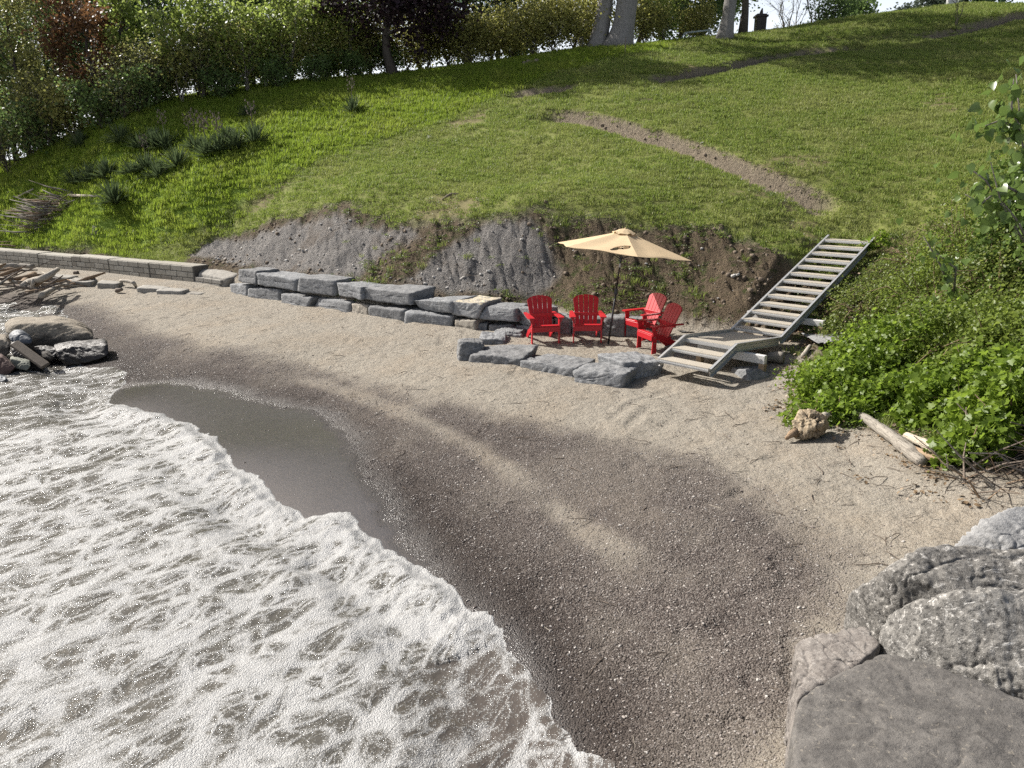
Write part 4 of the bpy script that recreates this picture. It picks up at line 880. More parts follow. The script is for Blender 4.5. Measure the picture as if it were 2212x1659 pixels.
# driftwood heap at the left
rng = random.Random(11)
def Zt(x, y, dz): p = PZ(*Z6(x, y), dz); return p
limb("driftwood_branch", [Zt(150,240,.12), Zt(200,205,.25), Zt(300,180,.42), Zt(360,145,.55), Zt(400,118,.62)], [.12, .11, .10, .09, .07], M_DRIFT, "thick bleached driftwood branch slanting up out of the driftwood heap", "driftwood", seed=9)
limb("driftwood_branch", [Zt(225,262,.0), Zt(230,215,.25), Zt(233,185,.38)], [.07, .06, .05], M_DRIFT, "short upright bleached stub against the slanting branch", "driftwood", seed=10)
limb("log", [Zt(285,300,.06), Zt(340,270,.08), Zt(405,236,.08)], [.09, .085, .06], M_DRIFT, "short pale log with a broken end lying in front of the driftwood heap", "log", seed=12)
limb("log", [Zt(30,95,.18), Zt(130,92,.18), Zt(232,97,.18)], [.11, .10, .09], M_LOG, "straight grey log lying against the block wall behind the driftwood heap", "log", seed=13)
limb("log", [Zt(150,225,.18), Zt(195,175,.3), Zt(240,148,.32)], [.10, .11, .08], M_BRN, "brown log end in the middle of the driftwood heap", "log", seed=14)
limb("driftwood_branch", [PZ(*Z3(985,410), .22), PZ(*Z3(1060,412), .24), PZ(*Z3(1095,428), .2), PZ(*Z3(1115,460), .05)], [.05, .06, .06, .04], M_DRIFT, "curved bleached branch bending over the end of a concrete slab", "driftwood", seed=15)
limb("driftwood_branch", [PZ(*Z3(955,490), .03), PZ(*Z3(998,480), .08)], [.08, .05], M_TWIG, "dark chunk of driftwood on the sand before the concrete slabs", "driftwood", seed=16)
limb("driftwood_branch", [PZ(*Z3(608,345), .16), PZ(*Z3(640,345), .16)], [.08, .08], M_TWIG, "short dark log stub on the sand by the block wall", "driftwood", seed=17)
limb("driftwood_branch", [PZ(*Z3(715,385), .18), PZ(*Z3(775,388), .17)], [.07, .05], M_TWIG, "dark lump of wood lying on the low concrete slab", "driftwood", seed=18)
hp = PZ(*Z6(90, 260), 0); heap = empty("driftwood_heap", hp); tag(heap, "tangled heap of sticks and driftwood against the block wall at the left edge", "driftwood heap")
for i in range(130):
    x = rng.uniform(-4.2, 1.7); y = rng.uniform(-.5, 1.8); hgt = max(.05, .55 * (1 - abs(x + 1.2) / 3.4)); z = rng.uniform(.0, hgt); L = rng.uniform(.35, 1.5); an = rng.uniform(-.7, 1.3); tl = rng.uniform(-.25, .45)
    d = np.array([math.cos(an) * math.cos(tl), math.sin(an) * math.cos(tl), math.sin(tl)]) * L / 2; c = np.array([x, y, z + abs(d[2]) * .5]); w = np.array([rng.uniform(-.06, .06) for _ in range(3)])
    r = rng.choice([.012, .018, .025, .04, .06])
    MB().tube([c - d, c + w, c + d], [r, r * 1.1, r * .5], 5).build("branch", rng.choice([M_TWIG, M_TWIG, M_BRN, M_LOG, M_DRIFT]), heap, True)
# brush pile on the grass slope
bp = G(108, 476); pile = empty("brush_pile", bp); tag(pile, "pile of grey cut branches on the grass slope at the left", "brush pile")
for i in range(170):
    an = rng.gauss(.05, .5) + (math.pi if rng.random() < .35 else 0); L = rng.uniform(.6, 1.8); tl = rng.uniform(-.05, .4); b = np.array([rng.gauss(0, .5), rng.gauss(0, .16), 0]); b[2] = hz1(bp[0] + b[0], bp[1] + b[1]) - bp[2] + rng.uniform(.02, .75) * (1 - abs(b[0]) / 1.6)
    d = np.array([-math.cos(an) * math.cos(tl), math.sin(an) * .6, math.sin(tl)]) * L; r = rng.choice([.012, .018, .03, .045])
    MB().tube([b, b + d * .5 + np.array([0, 0, rng.uniform(-.05, .05)]), b + d], [r, r * .8, r * .3], 5).build("branch", rng.choice([M_TWIG, M_LOG, M_LOG, M_BRN]), pile, True)
for (a, b, r) in [((40,440),(75,425),.05), ((150,437),(220,443),.06), ((95,470),(165,450),.04)]:
    p, q = G(*a) + np.array([0, 0, .3]) - bp, G(*b) + np.array([0, 0, .35]) - bp; MB().tube([p, (p + q) / 2, q], [r, r, r * .6], 7).build("branch", M_PALE, pile, True)
# things on the lawn
limb("stick", [on(955,434,.03), on(972,427,.1), on(992,422,.05)], [.03, .04, .02], M_TWIG, "short dark forked branch lying on the mown slope above the bare bank", "branch", seed=19)
limb("stick", [on(330,333,.05), on(430,350,.05)], [.02, .015], M_DRIFT, "thin fallen branch on the bright grass below the upper yucca bed", "branch", seed=29)
rock("stone", [on(928,300) + np.array(p) for p in [(-.15,0,-.05),(.15,0,-.05),(-.1,.1,.15),(.12,.05,.12),(0,-.12,.05),(0,.2,.0)]], M_ARM, "small grey stone by a bare patch in the middle of the slope", "stone", seed=25, n=10)
for i, (u, v) in enumerate([(1133, 141), (1142, 140), (1150, 139), (1159, 138)]):
    p = on(u, v); m = MB().tube([(0, 0, -.05), (0, 0, .16 + .05 * (i % 2))], [.13, .11], 9); o = m.build("tree_stump", M_TWIG, None, True); o.location = p; tag(o, ["leftmost", "second", "third", "rightmost"][i] + " of four small dark cut stumps high on the grass by the big trunks", "stump", "small cut stumps in the grass")
rock("stone", [on(205,503) + np.array(p) for p in [(-.2,0,-.1),(.2,0,-.1),(-.12,.1,.3),(.1,.05,.25),(0,-.12,.05),(0,.2,.0)]], M_CONC, "pale broken stone in the grass below the round yucca", "stone", seed=26, n=10)

# ------------------------------------------------------------------ scattered ground cover (nobody could count it)
NR_ = len(rs); NA_ = len(azs)
def gi(x, y, arr):                                                  # look up a value of the ground sheet
    a = np.interp(np.arctan2(x, y), azs, np.arange(NA_)); r = np.interp(np.hypot(x, y), rs, np.arange(NR_))
    i = np.clip(a.astype(int), 0, NA_ - 2); j = np.clip(r.astype(int), 0, NR_ - 2); fa, fr = a - i, r - j; A = arr.reshape(NR_, NA_)
    return A[j, i] * (1 - fa) * (1 - fr) + A[j, i + 1] * fa * (1 - fr) + A[j + 1, i] * (1 - fa) * fr + A[j + 1, i + 1] * fa * fr
def scatter(name, Pn, rot, scl, sources, label=None):
    me = bpy.data.meshes.new(name); me.vertices.add(len(Pn)); me.vertices.foreach_set("co", np.asarray(Pn, np.float32).ravel())
    a = me.attributes.new("rot", 'FLOAT_VECTOR', 'POINT'); a.data.foreach_set("vector", np.asarray(rot, np.float32).ravel())
    a = me.attributes.new("scl", 'FLOAT_VECTOR', 'POINT'); sc_ = np.asarray(scl, np.float32); sc_ = sc_ if sc_.ndim == 2 else np.repeat(sc_[:, None], 3, 1); a.data.foreach_set("vector", sc_.ravel())
    a = me.attributes.new("idx", 'INT', 'POINT'); a.data.foreach_set("value", np.random.default_rng(1).integers(0, len(sources), len(Pn)).astype(np.int32))
    o = put(name, me); tag(o, label, None, None, "stuff"); ng = bpy.data.node_groups.new(name, 'GeometryNodeTree')
    ng.interface.new_socket("Geometry", in_out='INPUT', socket_type='NodeSocketGeometry'); ng.interface.new_socket("Geometry", in_out='OUTPUT', socket_type='NodeSocketGeometry')
    N, L = ng.nodes.new, ng.links.new; gin, gout, ip, jn = N("NodeGroupInput"), N("NodeGroupOutput"), N("GeometryNodeInstanceOnPoints"), N("GeometryNodeJoinGeometry")
    for s in sources:
        oi = N("GeometryNodeObjectInfo"); oi.inputs[0].default_value = s; oi.inputs["As Instance"].default_value = True; L(oi.outputs["Geometry"], jn.inputs[0])
    def na(nm, ty): q = N("GeometryNodeInputNamedAttribute"); q.data_type = ty; q.inputs[0].default_value = nm; return q.outputs[0]
    ip.inputs["Pick Instance"].default_value = True
    L(gin.outputs[0], ip.inputs["Points"]); L(jn.outputs[0], ip.inputs["Instance"]); L(na("idx", 'INT'), ip.inputs["Instance Index"]); L(na("rot", 'FLOAT_VECTOR'), ip.inputs["Rotation"]); L(na("scl", 'FLOAT_VECTOR'), ip.inputs["Scale"])
    L(ip.outputs[0], gout.inputs[0]); m = o.modifiers.new("scatter", 'NODES'); m.node_group = ng; return o
def src(name, me): return bpy.data.objects.new(name, me)
def rnd_area(n, r0, r1, a0, a1, seed, pw=2.0):
    g_ = np.random.default_rng(seed); r = (r0 ** pw + (r1 ** pw - r0 ** pw) * g_.random(n)) ** (1 / pw); a = R(a0) + R(a1 - a0) * g_.random(n); return np.sin(a) * r, np.cos(a) * r, g_

def blade_clump(name, n, rad, h, w, mat, seed, bend=.5):
    g_ = np.random.default_rng(seed); V = []; Fc = []
    for i in range(n):
        a = g_.random() * 6.28; r = rad * math.sqrt(g_.random()); x, y = math.cos(a) * r, math.sin(a) * r; b = g_.random() * 6.28; L = h * g_.uniform(.55, 1.15); ww_ = w * g_.uniform(.7, 1.3)
        dx, dy = math.cos(b), math.sin(b); bd_ = bend * g_.uniform(.2, 1.2) * L; k = len(V)
        V += [(x - dy * ww_, y + dx * ww_, -.01), (x + dy * ww_, y - dx * ww_, -.01), (x + dx * bd_ * .35 + dy * ww_ * .7, y + dy * bd_ * .35 - dx * ww_ * .7, L * .6), (x + dx * bd_ * .35 - dy * ww_ * .7, y + dy * bd_ * .35 + dx * ww_ * .7, L * .6), (x + dx * bd_, y + dy * bd_, L)]
        Fc += [(k, k + 1, k + 2), (k, k + 2, k + 3), (k + 3, k + 2, k + 4)]
    return npmesh(name, V, Fc, mat)
def grassmat(name, a, b, c, trans=.3):
    t = NT(name); P = t.pos(); n = t.noise(P, .5, 4, .6); n2 = t.noise(P, 3.5, 4, .65); f = t.math('ADD', t.math('MULTIPLY', t.island(), .35), t.math('MULTIPLY', n2, .6), clamp=True)
    col = t.mix(f, a, b); col = t.mix(t.math('MULTIPLY', t.step(.42, .66, n), .55), col, c); col = t.mix(t.math('MULTIPLY', t.step(.66, .86, t.island()), .6), col, c)
    d = t.bsdf(Base_Color=col, Roughness=.55, Specular_IOR_Level=.25); tr = t.n("BsdfTranslucent", {"Color": t.mix(.5, col, b)})
    return t.done(t.n("MixShader", {0: trans, 1: d, 2: tr}))
M_LAWN = grassmat("mown_grass", (.115, .17, .026), (.21, .275, .055), (.31, .30, .12), .5); M_LUSH = grassmat("lush_grass", (.125, .20, .018), (.23, .315, .04), (.28, .30, .065), .55)
M_WEED = leafmat("weed_leaf", (.07, .105, .022), (.13, .175, .04), .45)
lawn_src = [src("lawn_tuft", blade_clump("lawn_tuft", 46, .16, .05, .0055, M_LAWN, s_, .8)) for s_ in (1, 2, 3)]
lush_src = [src("lush_tuft", blade_clump("lush_tuft", 60, .19, .085, .006, M_LUSH, s_, .8)) for s_ in (4, 5, 6)]
x, y, g_ = rnd_area(90000, 13, 58, -43, 43, 7, 1.4)
gm, lm, sm_, pm, bm_ = (gi(x, y, TM[k]) for k in ('grass', 'lush', 'scar', 'patch', 'bush')); z = gi(x, y, TZ); rr_ = np.hypot(x, y); sz = .8 + rr_ / 45
edge_n = fbm2(x, y, 2.2, 61, 3)
pick = (g_.random(len(x)) < gm * (1 - .95 * sm_) * (1 - .55 * pm) * (1 - .8 * bm_)) & (gm + edge_n * .5 > .35)
is_l = g_.random(len(x)) < lm
def emit(name, msk, srcs, sc, lab):
    n = int(msk.sum()); rt = np.stack([g_.normal(0, .12, n), g_.normal(0, .12, n), g_.random(n) * 6.28], 1)
    return scatter(name, np.stack([x, y, z], 1)[msk], rt, (sz * sc)[msk] * g_.uniform(.75, 1.25, n), srcs, lab)
emit("mown_grass", pick & ~is_l, lawn_src, 1.0, "short mown grass on the slope"); emit("lush_grass", pick & is_l, lush_src, 1.0, "longer bright green grass on the left slope")
# low weeds and tufts on the bare bank, the lawn edge and round the greenery
def weed_clump(name, n, rad, size, mat, seed):
    g2 = np.random.default_rng(seed); P = g2.normal(0, rad * .5, (n, 3)); P[:, 2] = np.abs(g2.normal(.02, .022, n)) + .01; return leaves_mesh(name, P, size, mat, g2, 'rhomb', .8)
SHAPES = {'rhomb': (np.array([(0,0,0),(.5,.5,.06),(0,1,0),(-.5,.5,.06)]) , [(0,1,2,3)]),
          'fold': (np.array([(0,0,0),(.34,.28,.09),(.30,.68,.08),(0,1.08,-.05),(-.30,.68,.08),(-.34,.28,.09)]), [(0,1,2,3),(0,3,4,5)]),
          'heart': (np.array([(0,0,0),(.30,-.08,.05),(.52,.22,.09),(.36,.62,.06),(0,1.0,-.06),(-.36,.62,.06),(-.52,.22,.09),(-.30,-.08,.05)]), [(0,1,2,3),(0,3,4,4),(0,4,5,5),(0,5,6,7)]),
          'vine': (np.array([(0,0,0),(.22,-.12,.04),(.55,.05,.10),(.42,.30,.03),(.58,.58,.10),(.24,.62,.02),(0,1.02,-.06),(-.24,.62,.02),(-.58,.58,.10),(-.42,.30,.03),(-.55,.05,.10),(-.22,-.12,.04)]), [(0,1,2,3),(0,3,4,5),(0,5,6,7),(0,7,8,9),(0,9,10,11)])}
SHAPES['heart'] = (SHAPES['heart'][0], [(0,1,2,3),(0,5,6,7),(0,3,4,5)])
def frames(n, g2, upb):
    N = g2.normal(0, 1, (n, 3)); N[:, 2] = np.abs(N[:, 2]) * .6 + upb; N /= np.linalg.norm(N, axis=1)[:, None]
    T_ = g2.normal(0, 1, (n, 3)); T_ -= (T_ * N).sum(1)[:, None] * N; T_ /= np.linalg.norm(T_, axis=1)[:, None]; return N, T_, np.cross(T_, N)
def leaves_mesh(name, P, size, mat, g2, shape='rhomb', upb=.5, spread=.35):
    P = np.asarray(P, float); n = len(P); N, T_, B = frames(n, g2, upb); S, Fc = SHAPES[shape]; s_ = size * g2.uniform(1 - spread, 1 + spread, n)
    V = P[:, None] + (S[None, :, 0, None] * B[:, None] + (S[None, :, 1, None]) * T_[:, None] + S[None, :, 2, None] * N[:, None]) * s_[:, None, None]
    Fc = np.array(Fc); k = len(S); return npmesh(name, V.reshape(-1, 3), (Fc[None] + (np.arange(n) * k)[:, None, None]).reshape(-1, Fc.shape[1]), mat)
weed_src = [src("weed_tuft", weed_clump("weed_tuft", 60, .16, .026, M_WEED, s_)) for s_ in (11, 12, 13)] + [src("weed_tuft", blade_clump("weed_grass", 26, .1, .14, .005, M_LAWN, 15, .8))]
x, y, g_ = rnd_area(34000, 10, 30, -32, 40, 17, 1.6); z = gi(x, y, TZ); rr_ = np.hypot(x, y); sz = np.ones(len(x))
gm, cm, bk, bm_, pm = (gi(x, y, TM[k]) for k in ('grass', 'clay', 'bank', 'bush', 'patch')); wn_ = fbm2(x, y, .8, 67, 4)
prob = bk * (1 - .93 * cm) * sm(-.25, .2, wn_) * (x > -6) * .45 + bk * .6 * (1 - cm) * sm(.35, .8, gm + .2) + bm_ * .55 + .10 * gm * sm(.15, .35, wn_) + .12 * gm * pm + .012 * (bk < .3) * (x > 5)
emit("bank_weeds", (g_.random(len(x)) < prob) & (gi(x, y, TM['scar']) < .3), weed_src, 1.0, "low weeds and clover on the bare bank and its edges")

# pebbles, stones, twigs
def pebble(name, seed, mat, flat=.6, n=3, k=5):
    V, Fc = rock_geo([(a, b, c * flat) for a in (-1, 1) for b in (-.8, .8) for c in (-1, 1)], seed=seed, n=n, k=k, amp=.16 + .1 * (k > 5), fr=.9, cuts=5 * (k > 5)); return src(name, npmesh(name, V, Fc, mat, True))
def pebmat():
    t = NT("pebble"); r = t.orand(); c = t.ramp(r, [(0, (.06, .05, .046)), (.35, (.135, .112, .10)), (.6, (.20, .172, .153)), (.8, (.27, .245, .222)), (.95, (.42, .40, .37))]); n = t.noise(t.pos(), 60, 2)
    return t.done(t.bsdf(Base_Color=t.mix(.35, c, t.mix(n, (.09, .075, .068), (.30, .27, .24))), Roughness=.6, Specular_IOR_Level=.35))
def pebmat_wet():
    t = NT("wet_pebble"); r = t.orand(); c = t.ramp(r, [(0, (.03, .024, .022)), (.4, (.06, .047, .042)), (.75, (.10, .083, .073)), (.96, (.32, .30, .28))])
    return t.done(t.bsdf(Base_Color=c, Roughness=.34, Specular_IOR_Level=.5))
MP, MPW = pebmat(), pebmat_wet(); ps = [pebble("pebble", s_, MP) for s_ in (1, 2, 3)]; psw = [pebble("pebble", s_, MPW) for s_ in (4, 5, 6)]
x, y, g_ = rnd_area(330000, 3.4, 27, -38, 32, 27, 1.1); z = gi(x, y, TZ)
gv, dk, wt, bmk = (gi(x, y, TM[k]) for k in ('gravel', 'dark', 'wet', 'bush')); cl_ = fbm2(x, y, 1.6, 69, 3)
inlake = (sd(x, y, SHORE) > -.02) if False else (seg_dist(x, y, SHORE)[1] * -1 > 0) & (seg_dist(x, y, SHORE)[0] > .15)
pb = (gv * (.50 + .5 * sm(-.2, .3, cl_)) + .07) * (1 - .985 * wt) * (gi(x, y, TM['grass']) < .2) * (z < .5)
pick = (g_.random(len(x)) < pb) & ~inlake
size = (.0042 + .0075 * g_.random(len(x)) ** 3.0) * (.75 + .022 * np.hypot(x, y)) + .007 * (g_.random(len(x)) < .025); wetp = dk > .5 + .2 * g_.normal(0, 1, len(x))
for nm, mk, so, lab in (("gravel", pick & ~wetp, ps, "loose beach pebbles"), ("wet_gravel", pick & wetp, psw, "dark damp pebbles near the water")):
    n = int(mk.sum()); P = np.stack([x, y, z + size * .2], 1)[mk]; s3 = size[mk][:, None] * np.stack([g_.uniform(.8, 1.35, n), g_.uniform(.7, 1.1, n), g_.uniform(.5, .9, n)], 1)
    scatter(nm, P, np.stack([g_.normal(0, .25, n), g_.normal(0, .25, n), g_.random(n) * 6.28], 1), s3, so, lab)
x, y, g_ = rnd_area(26000, 12, 30, -34, 24, 37, 1.7); z = gi(x, y, TZ); cm, bk, sc_m = (gi(x, y, TM[k]) for k in ('clay', 'bank', 'scar')); f = fbm2(x, y, .9, 73, 3)
pick = g_.random(len(x)) < (cm * .45 + bk * .10) * (.25 + sm(-.1, .3, f)) * (.35 + .65 * (z < 1.4)) + .05 * sc_m; n = int(pick.sum()); size = (.010 + .045 * g_.random(len(x)) ** 5)[pick]
M_ST = rock_mat("bank_stone", (.32, .305, .285), (.46, .445, .42), (.52, .5, .47), .2, 3.0, (.3, .28, .25), .1, .3)
scatter("bank_stones", np.stack([x, y, z + .01], 1)[pick], np.stack([g_.normal(0, .4, n), g_.normal(0, .4, n), g_.random(n) * 6.28], 1), size, [pebble("bank_stone", s_, M_ST, .5, 4, 16) for s_ in (7, 8)], "pale stones lying on the bare clay bank")
M_CLOD = simple("soil_clod", (.13, .10, .072), .95, 0, .35, 9, .6)
x, y, g_ = rnd_area(60000, 12, 34, -30, 34, 57, 1.6); z = gi(x, y, TZ); cm, bk, sc_m = (gi(x, y, TM[k]) for k in ('clay', 'bank', 'scar')); f = fbm2(x, y, 1.1, 83, 3)
pick = g_.random(len(x)) < (bk * (1 - .8 * cm) * .5 + .22 * sc_m) * (.2 + sm(-.1, .3, f)); n = int(pick.sum())
scatter("soil_clods", np.stack([x, y, z], 1)[pick], np.stack([g_.normal(0, .4, n), g_.normal(0, .4, n), g_.random(n) * 6.28], 1), (.015 + .05 * g_.random(n) ** 3), [pebble("soil_clod", s_, M_CLOD, .75, 3) for s_ in (17, 18)], "crumbly clods of soil on the bare bank and scars")
def twig(seed, mat):
    g2 = random.Random(seed); p = [(0, 0, 0)]
    for k in range(4): p.append((p[-1][0] + .25, p[-1][1] + g2.uniform(-.07, .07), max(0, p[-1][2] + g2.uniform(-.03, .05))))
    return src("twig", MB().tube(p, [.014, .017, .015, .012, .006], 5).mesh("twig", mat))
tw = [twig(1, M_TWIG), twig(2, M_TWIG), twig(3, M_TWIG), twig(4, M_DRIFT)]
x, y, g_ = rnd_area(9000, 4, 24, -34, 36, 47, 1.5); z = gi(x, y, TZ); gm, bk, wt, bmk, cm = (gi(x, y, TM[k]) for k in ('grass', 'bank', 'wet', 'bush', 'clay')); db = sd(x, y, BUSHZ)
inl = (seg_dist(x, y, SHORE)[1] < 0)
pick = (g_.random(len(x)) < .22 + .8 * np.exp(-np.abs(db + .1) / .5) + .25 * np.exp(-np.abs(db + .6) / 1.2) + .12 * bk) & (gm < .5) & (wt < .3) & ~inl; n = int(pick.sum())
scatter("beach_twigs", np.stack([x, y, z + .008], 1)[pick], np.stack([g_.normal(0, .1, n), g_.normal(0, .12, n), g_.random(n) * 6.28], 1), (.06 + .30 * g_.random(n) ** 2.5), tw, "small twigs and bark littering the sand")
M_DL = leafmat("dead_leaf", (.09, .06, .035), (.24, .17, .1), .1); dl = [src("dead_leaves", leaves_mesh("dead_leaves", np.random.default_rng(s_).normal(0, .1, (14, 3)) * np.array([1, 1, .12]), .05, M_DL, np.random.default_rng(s_), 'fold', 2.0)) for s_ in (1, 2)]
pick = (g_.random(len(x)) < .85 * np.exp(-np.abs(db - .1) / .35) + .5 * bmk) & (gm < .6) & (db > -.8) & (wt < .2); n = int(pick.sum())
scatter("dead_leaf_litter", np.stack([x, y, z + .012], 1)[pick], np.stack([g_.normal(0, .1, n), g_.normal(0, .1, n), g_.random(n) * 6.28], 1), g_.uniform(.6, 1.3, n), dl, "brown leaf litter along the edge of the greenery")

# ------------------------------------------------------------------ trees and shrubs
M_BARK = wood("grey_bark", (.10, .088, .075), (.20, .18, .155)); M_BARKD = wood("dark_bark", (.035, .03, .026), (.085, .072, .06))
def barkbig():
    t = NT("furrowed_bark"); P = t.obj(); s = t.noise(t.n("Mapping", {0: P, 3: (7, 7, .8)}).outputs[0], 2.2, 6, .7, .4); n = t.noise(P, 1.5, 3)
    c = t.mix(s, (.08, .075, .07), (.30, .285, .27)); c = t.mix(t.math('MULTIPLY', n, .4), c, (.15, .14, .13)); return t.done(t.bsdf(Base_Color=c, Roughness=.9, Specular_IOR_Level=.15, Normal=t.bump(s, 1.0, .06)))
M_BARKB = barkbig()
M_L1 = leafmat("leaf_mid_green", (.06, .10, .034), (.14, .20, .06), .5); M_L2 = leafmat("leaf_olive", (.11, .12, .038), (.21, .21, .07), .45); M_L3 = leafmat("leaf_purple", (.012, .007, .010), (.032, .016, .02), .15)
M_L4 = leafmat("leaf_copper", (.055, .03, .018), (.165, .085, .036), .35); M_L5 = leafmat("leaf_lime", (.11, .155, .028), (.23, .28, .07), .5); M_L6 = leafmat("leaf_hedge", (.15, .16, .04), (.27, .26, .085), .5); M_L7 = leafmat("leaf_bluegreen", (.045, .085, .045), (.085, .14, .07), .4); M_L8 = leafmat("needle_pale", (.09, .12, .09), (.16, .19, .13), .2)
def tree_parts(seed, h, r, base, tr, nleaf, ls, wood_m, leaf_m, nl=12, lean=(0, 0), sig=.35, prof='round', nsub=4, up=.5, shape='rhomb', top=.96, multi=1, drop=0.0):
    g2 = np.random.default_rng(seed); W = MB(); tips = []
    for mi in range(multi):
        ang = mi * 2.4 + seed; ln = np.array([lean[0], lean[1]]) + (np.array([math.cos(ang), math.sin(ang)]) * .28 * (multi > 1) * g2.uniform(.5, 1.2)); hh = h * (1 if mi == 0 else g2.uniform(.7, .98)); n = 8; pts = []
        for i in range(n + 1):
            f = i / n; pts.append(np.array([ln[0] * hh * f + g2.normal(0, .014 * h) * (0 < f < 1), ln[1] * hh * f + g2.normal(0, .014 * h) * (0 < f < 1), hh * top * f]))
        trr = tr if multi == 1 else tr * g2.uniform(.6, 1); W.tube(pts, [trr * (1.35 if i == 0 else 1.0) * (1 - .86 * (i / n) ** 1.1) for i in range(n + 1)], 8)
        zs = [(q[2]) for q in pts]
        for i in range(nl):
            f = (i + g2.random()) / nl; z = base + (hh * .97 - base) * f; p = np.array([np.interp(z, zs, [q[k] for q in pts]) for k in range(3)])
            w = {'round': math.sqrt(max(.05, 1 - (2 * f - 1) ** 2 * .8)), 'cone': 1.05 - f * .9, 'vase': .35 + .75 * f, 'flat': .8}[prof]
            L = r * w * g2.uniform(.65, 1.1); a = i * 2.4 + g2.normal(0, .4) + mi; e = up * g2.uniform(.5, 1.4); d = np.array([math.cos(a) * math.cos(e), math.sin(a) * math.cos(e), math.sin(e)])
            lp = [p]
            for k in range(1, 5): lp.append(p + d * L * k / 4 + np.array([0, 0, (.10 - drop) * L * (k / 4) ** 2]) + g2.normal(0, .035 * L, 3))
            lr = max(.012, trr * .42 * (1 - .75 * f)); W.tube(lp, [lr, lr * .8, lr * .6, lr * .4, lr * .15], 5, False)
            for s_ in range(nsub):
                q0 = g2.uniform(.3, 1); b = lp[0] + (lp[-1] - lp[0]) * q0; k4 = q0 * 4; k0 = min(3, int(k4)); b = lp[k0] + (lp[k0 + 1] - lp[k0]) * (k4 - k0)
                d2 = d * .5 + g2.normal(0, .55, 3); d2[2] = d2[2] * .6 + .25 - drop; d2 /= np.linalg.norm(d2); L2 = L * g2.uniform(.3, .55); t1 = b + d2 * L2 * .5 + g2.normal(0, .05 * L2, 3); t2 = b + d2 * L2
                W.tube([b, t1, t2], [lr * .4, lr * .28, lr * .08], 4, False); tips += [(b + t1) / 2, t1, (t1 + t2) / 2, t2, t2 + d2 * L2 * .25]
            tips += [lp[3], lp[4]]
    tips = np.array(tips); P = tips[g2.integers(0, len(tips), nleaf)] + g2.normal(0, sig, (nleaf, 3)); P[:, 2] = np.maximum(P[:, 2], .15)
    wm = W.mesh("trunk", wood_m, True); lm_ = leaves_mesh("crown", P, ls, leaf_m, g2, shape, .45) if nleaf else None; return wm, lm_
def plant(name, parts, loc, label, cat, group=None, rz=0.0, sc=1.0, names=("trunk", "crown")):
    e = empty(name, loc, rz); e.scale = (sc, sc, sc) if not hasattr(sc, '__len__') else sc; tag(e, label, cat, group)
    for nm, me in zip(names, parts):
        if me is not None: put(nm, me, e)
    return e
def at(u, Y):
    x = (u - CX) / F * Y * CP
    for _ in range(4): z = hz1(x, Y); x = (u - CX) / F * (Y * CP + (CAM_H - z) * SP)
    return np.array([x, Y, hz1(x, Y)])
TA = tree_parts(1, 13, 4.2, 1.6, .26, 11500, .20, M_BARKD, M_L1, 18, nsub=6, sig=.45); TB = tree_parts(2, 12, 3.6, 2.0, .2, 9000, .18, M_BARKD, M_L2, 16, nsub=6, sig=.45, up=.7)
TC = tree_parts(3, 12, 4.6, 3.2, .24, 5200, .20, M_BARKD, M_L1, 13, nsub=6, sig=.5, up=.8, prof='vase'); TD = tree_parts(4, 11, 4.0, 1.2, .22, 11500, .18, M_BARKD, M_L7, 18, nsub=6, sig=.45)
TE = tree_parts(5, 14, 4.6, 4.6, .30, 2600, .16, M_BARKD, M_L2, 10, nsub=6, sig=.4, up=.9, prof='vase', multi=2)
SA = tree_parts(6, 3.9, 1.25, .9, .05, 1500, .15, M_BARK, M_L5, 11, nsub=4, sig=.2, up=.8, multi=2, shape='fold'); SB = tree_parts(7, 3.3, 1.5, .4, .05, 1900, .12, M_BARK, M_L5, 12, nsub=4, sig=.25, up=.7, multi=3)
SD_ = tree_parts(8, 3.0, 1.7, .2, .045, 1500, .10, M_BARKD, M_L2, 12, nsub=5, sig=.28, up=.5, multi=4); SE = tree_parts(9, 2.3, 1.7, .15, .04, 3000, .12, M_BARKD, M_L6, 13, nsub=5, sig=.26, up=.5, multi=4)
SF = tree_parts(10, 1.5, 1.3, .1, .03, 1700, .12, M_BARKD, M_L1, 10, nsub=4, sig=.2, up=.5, multi=3)
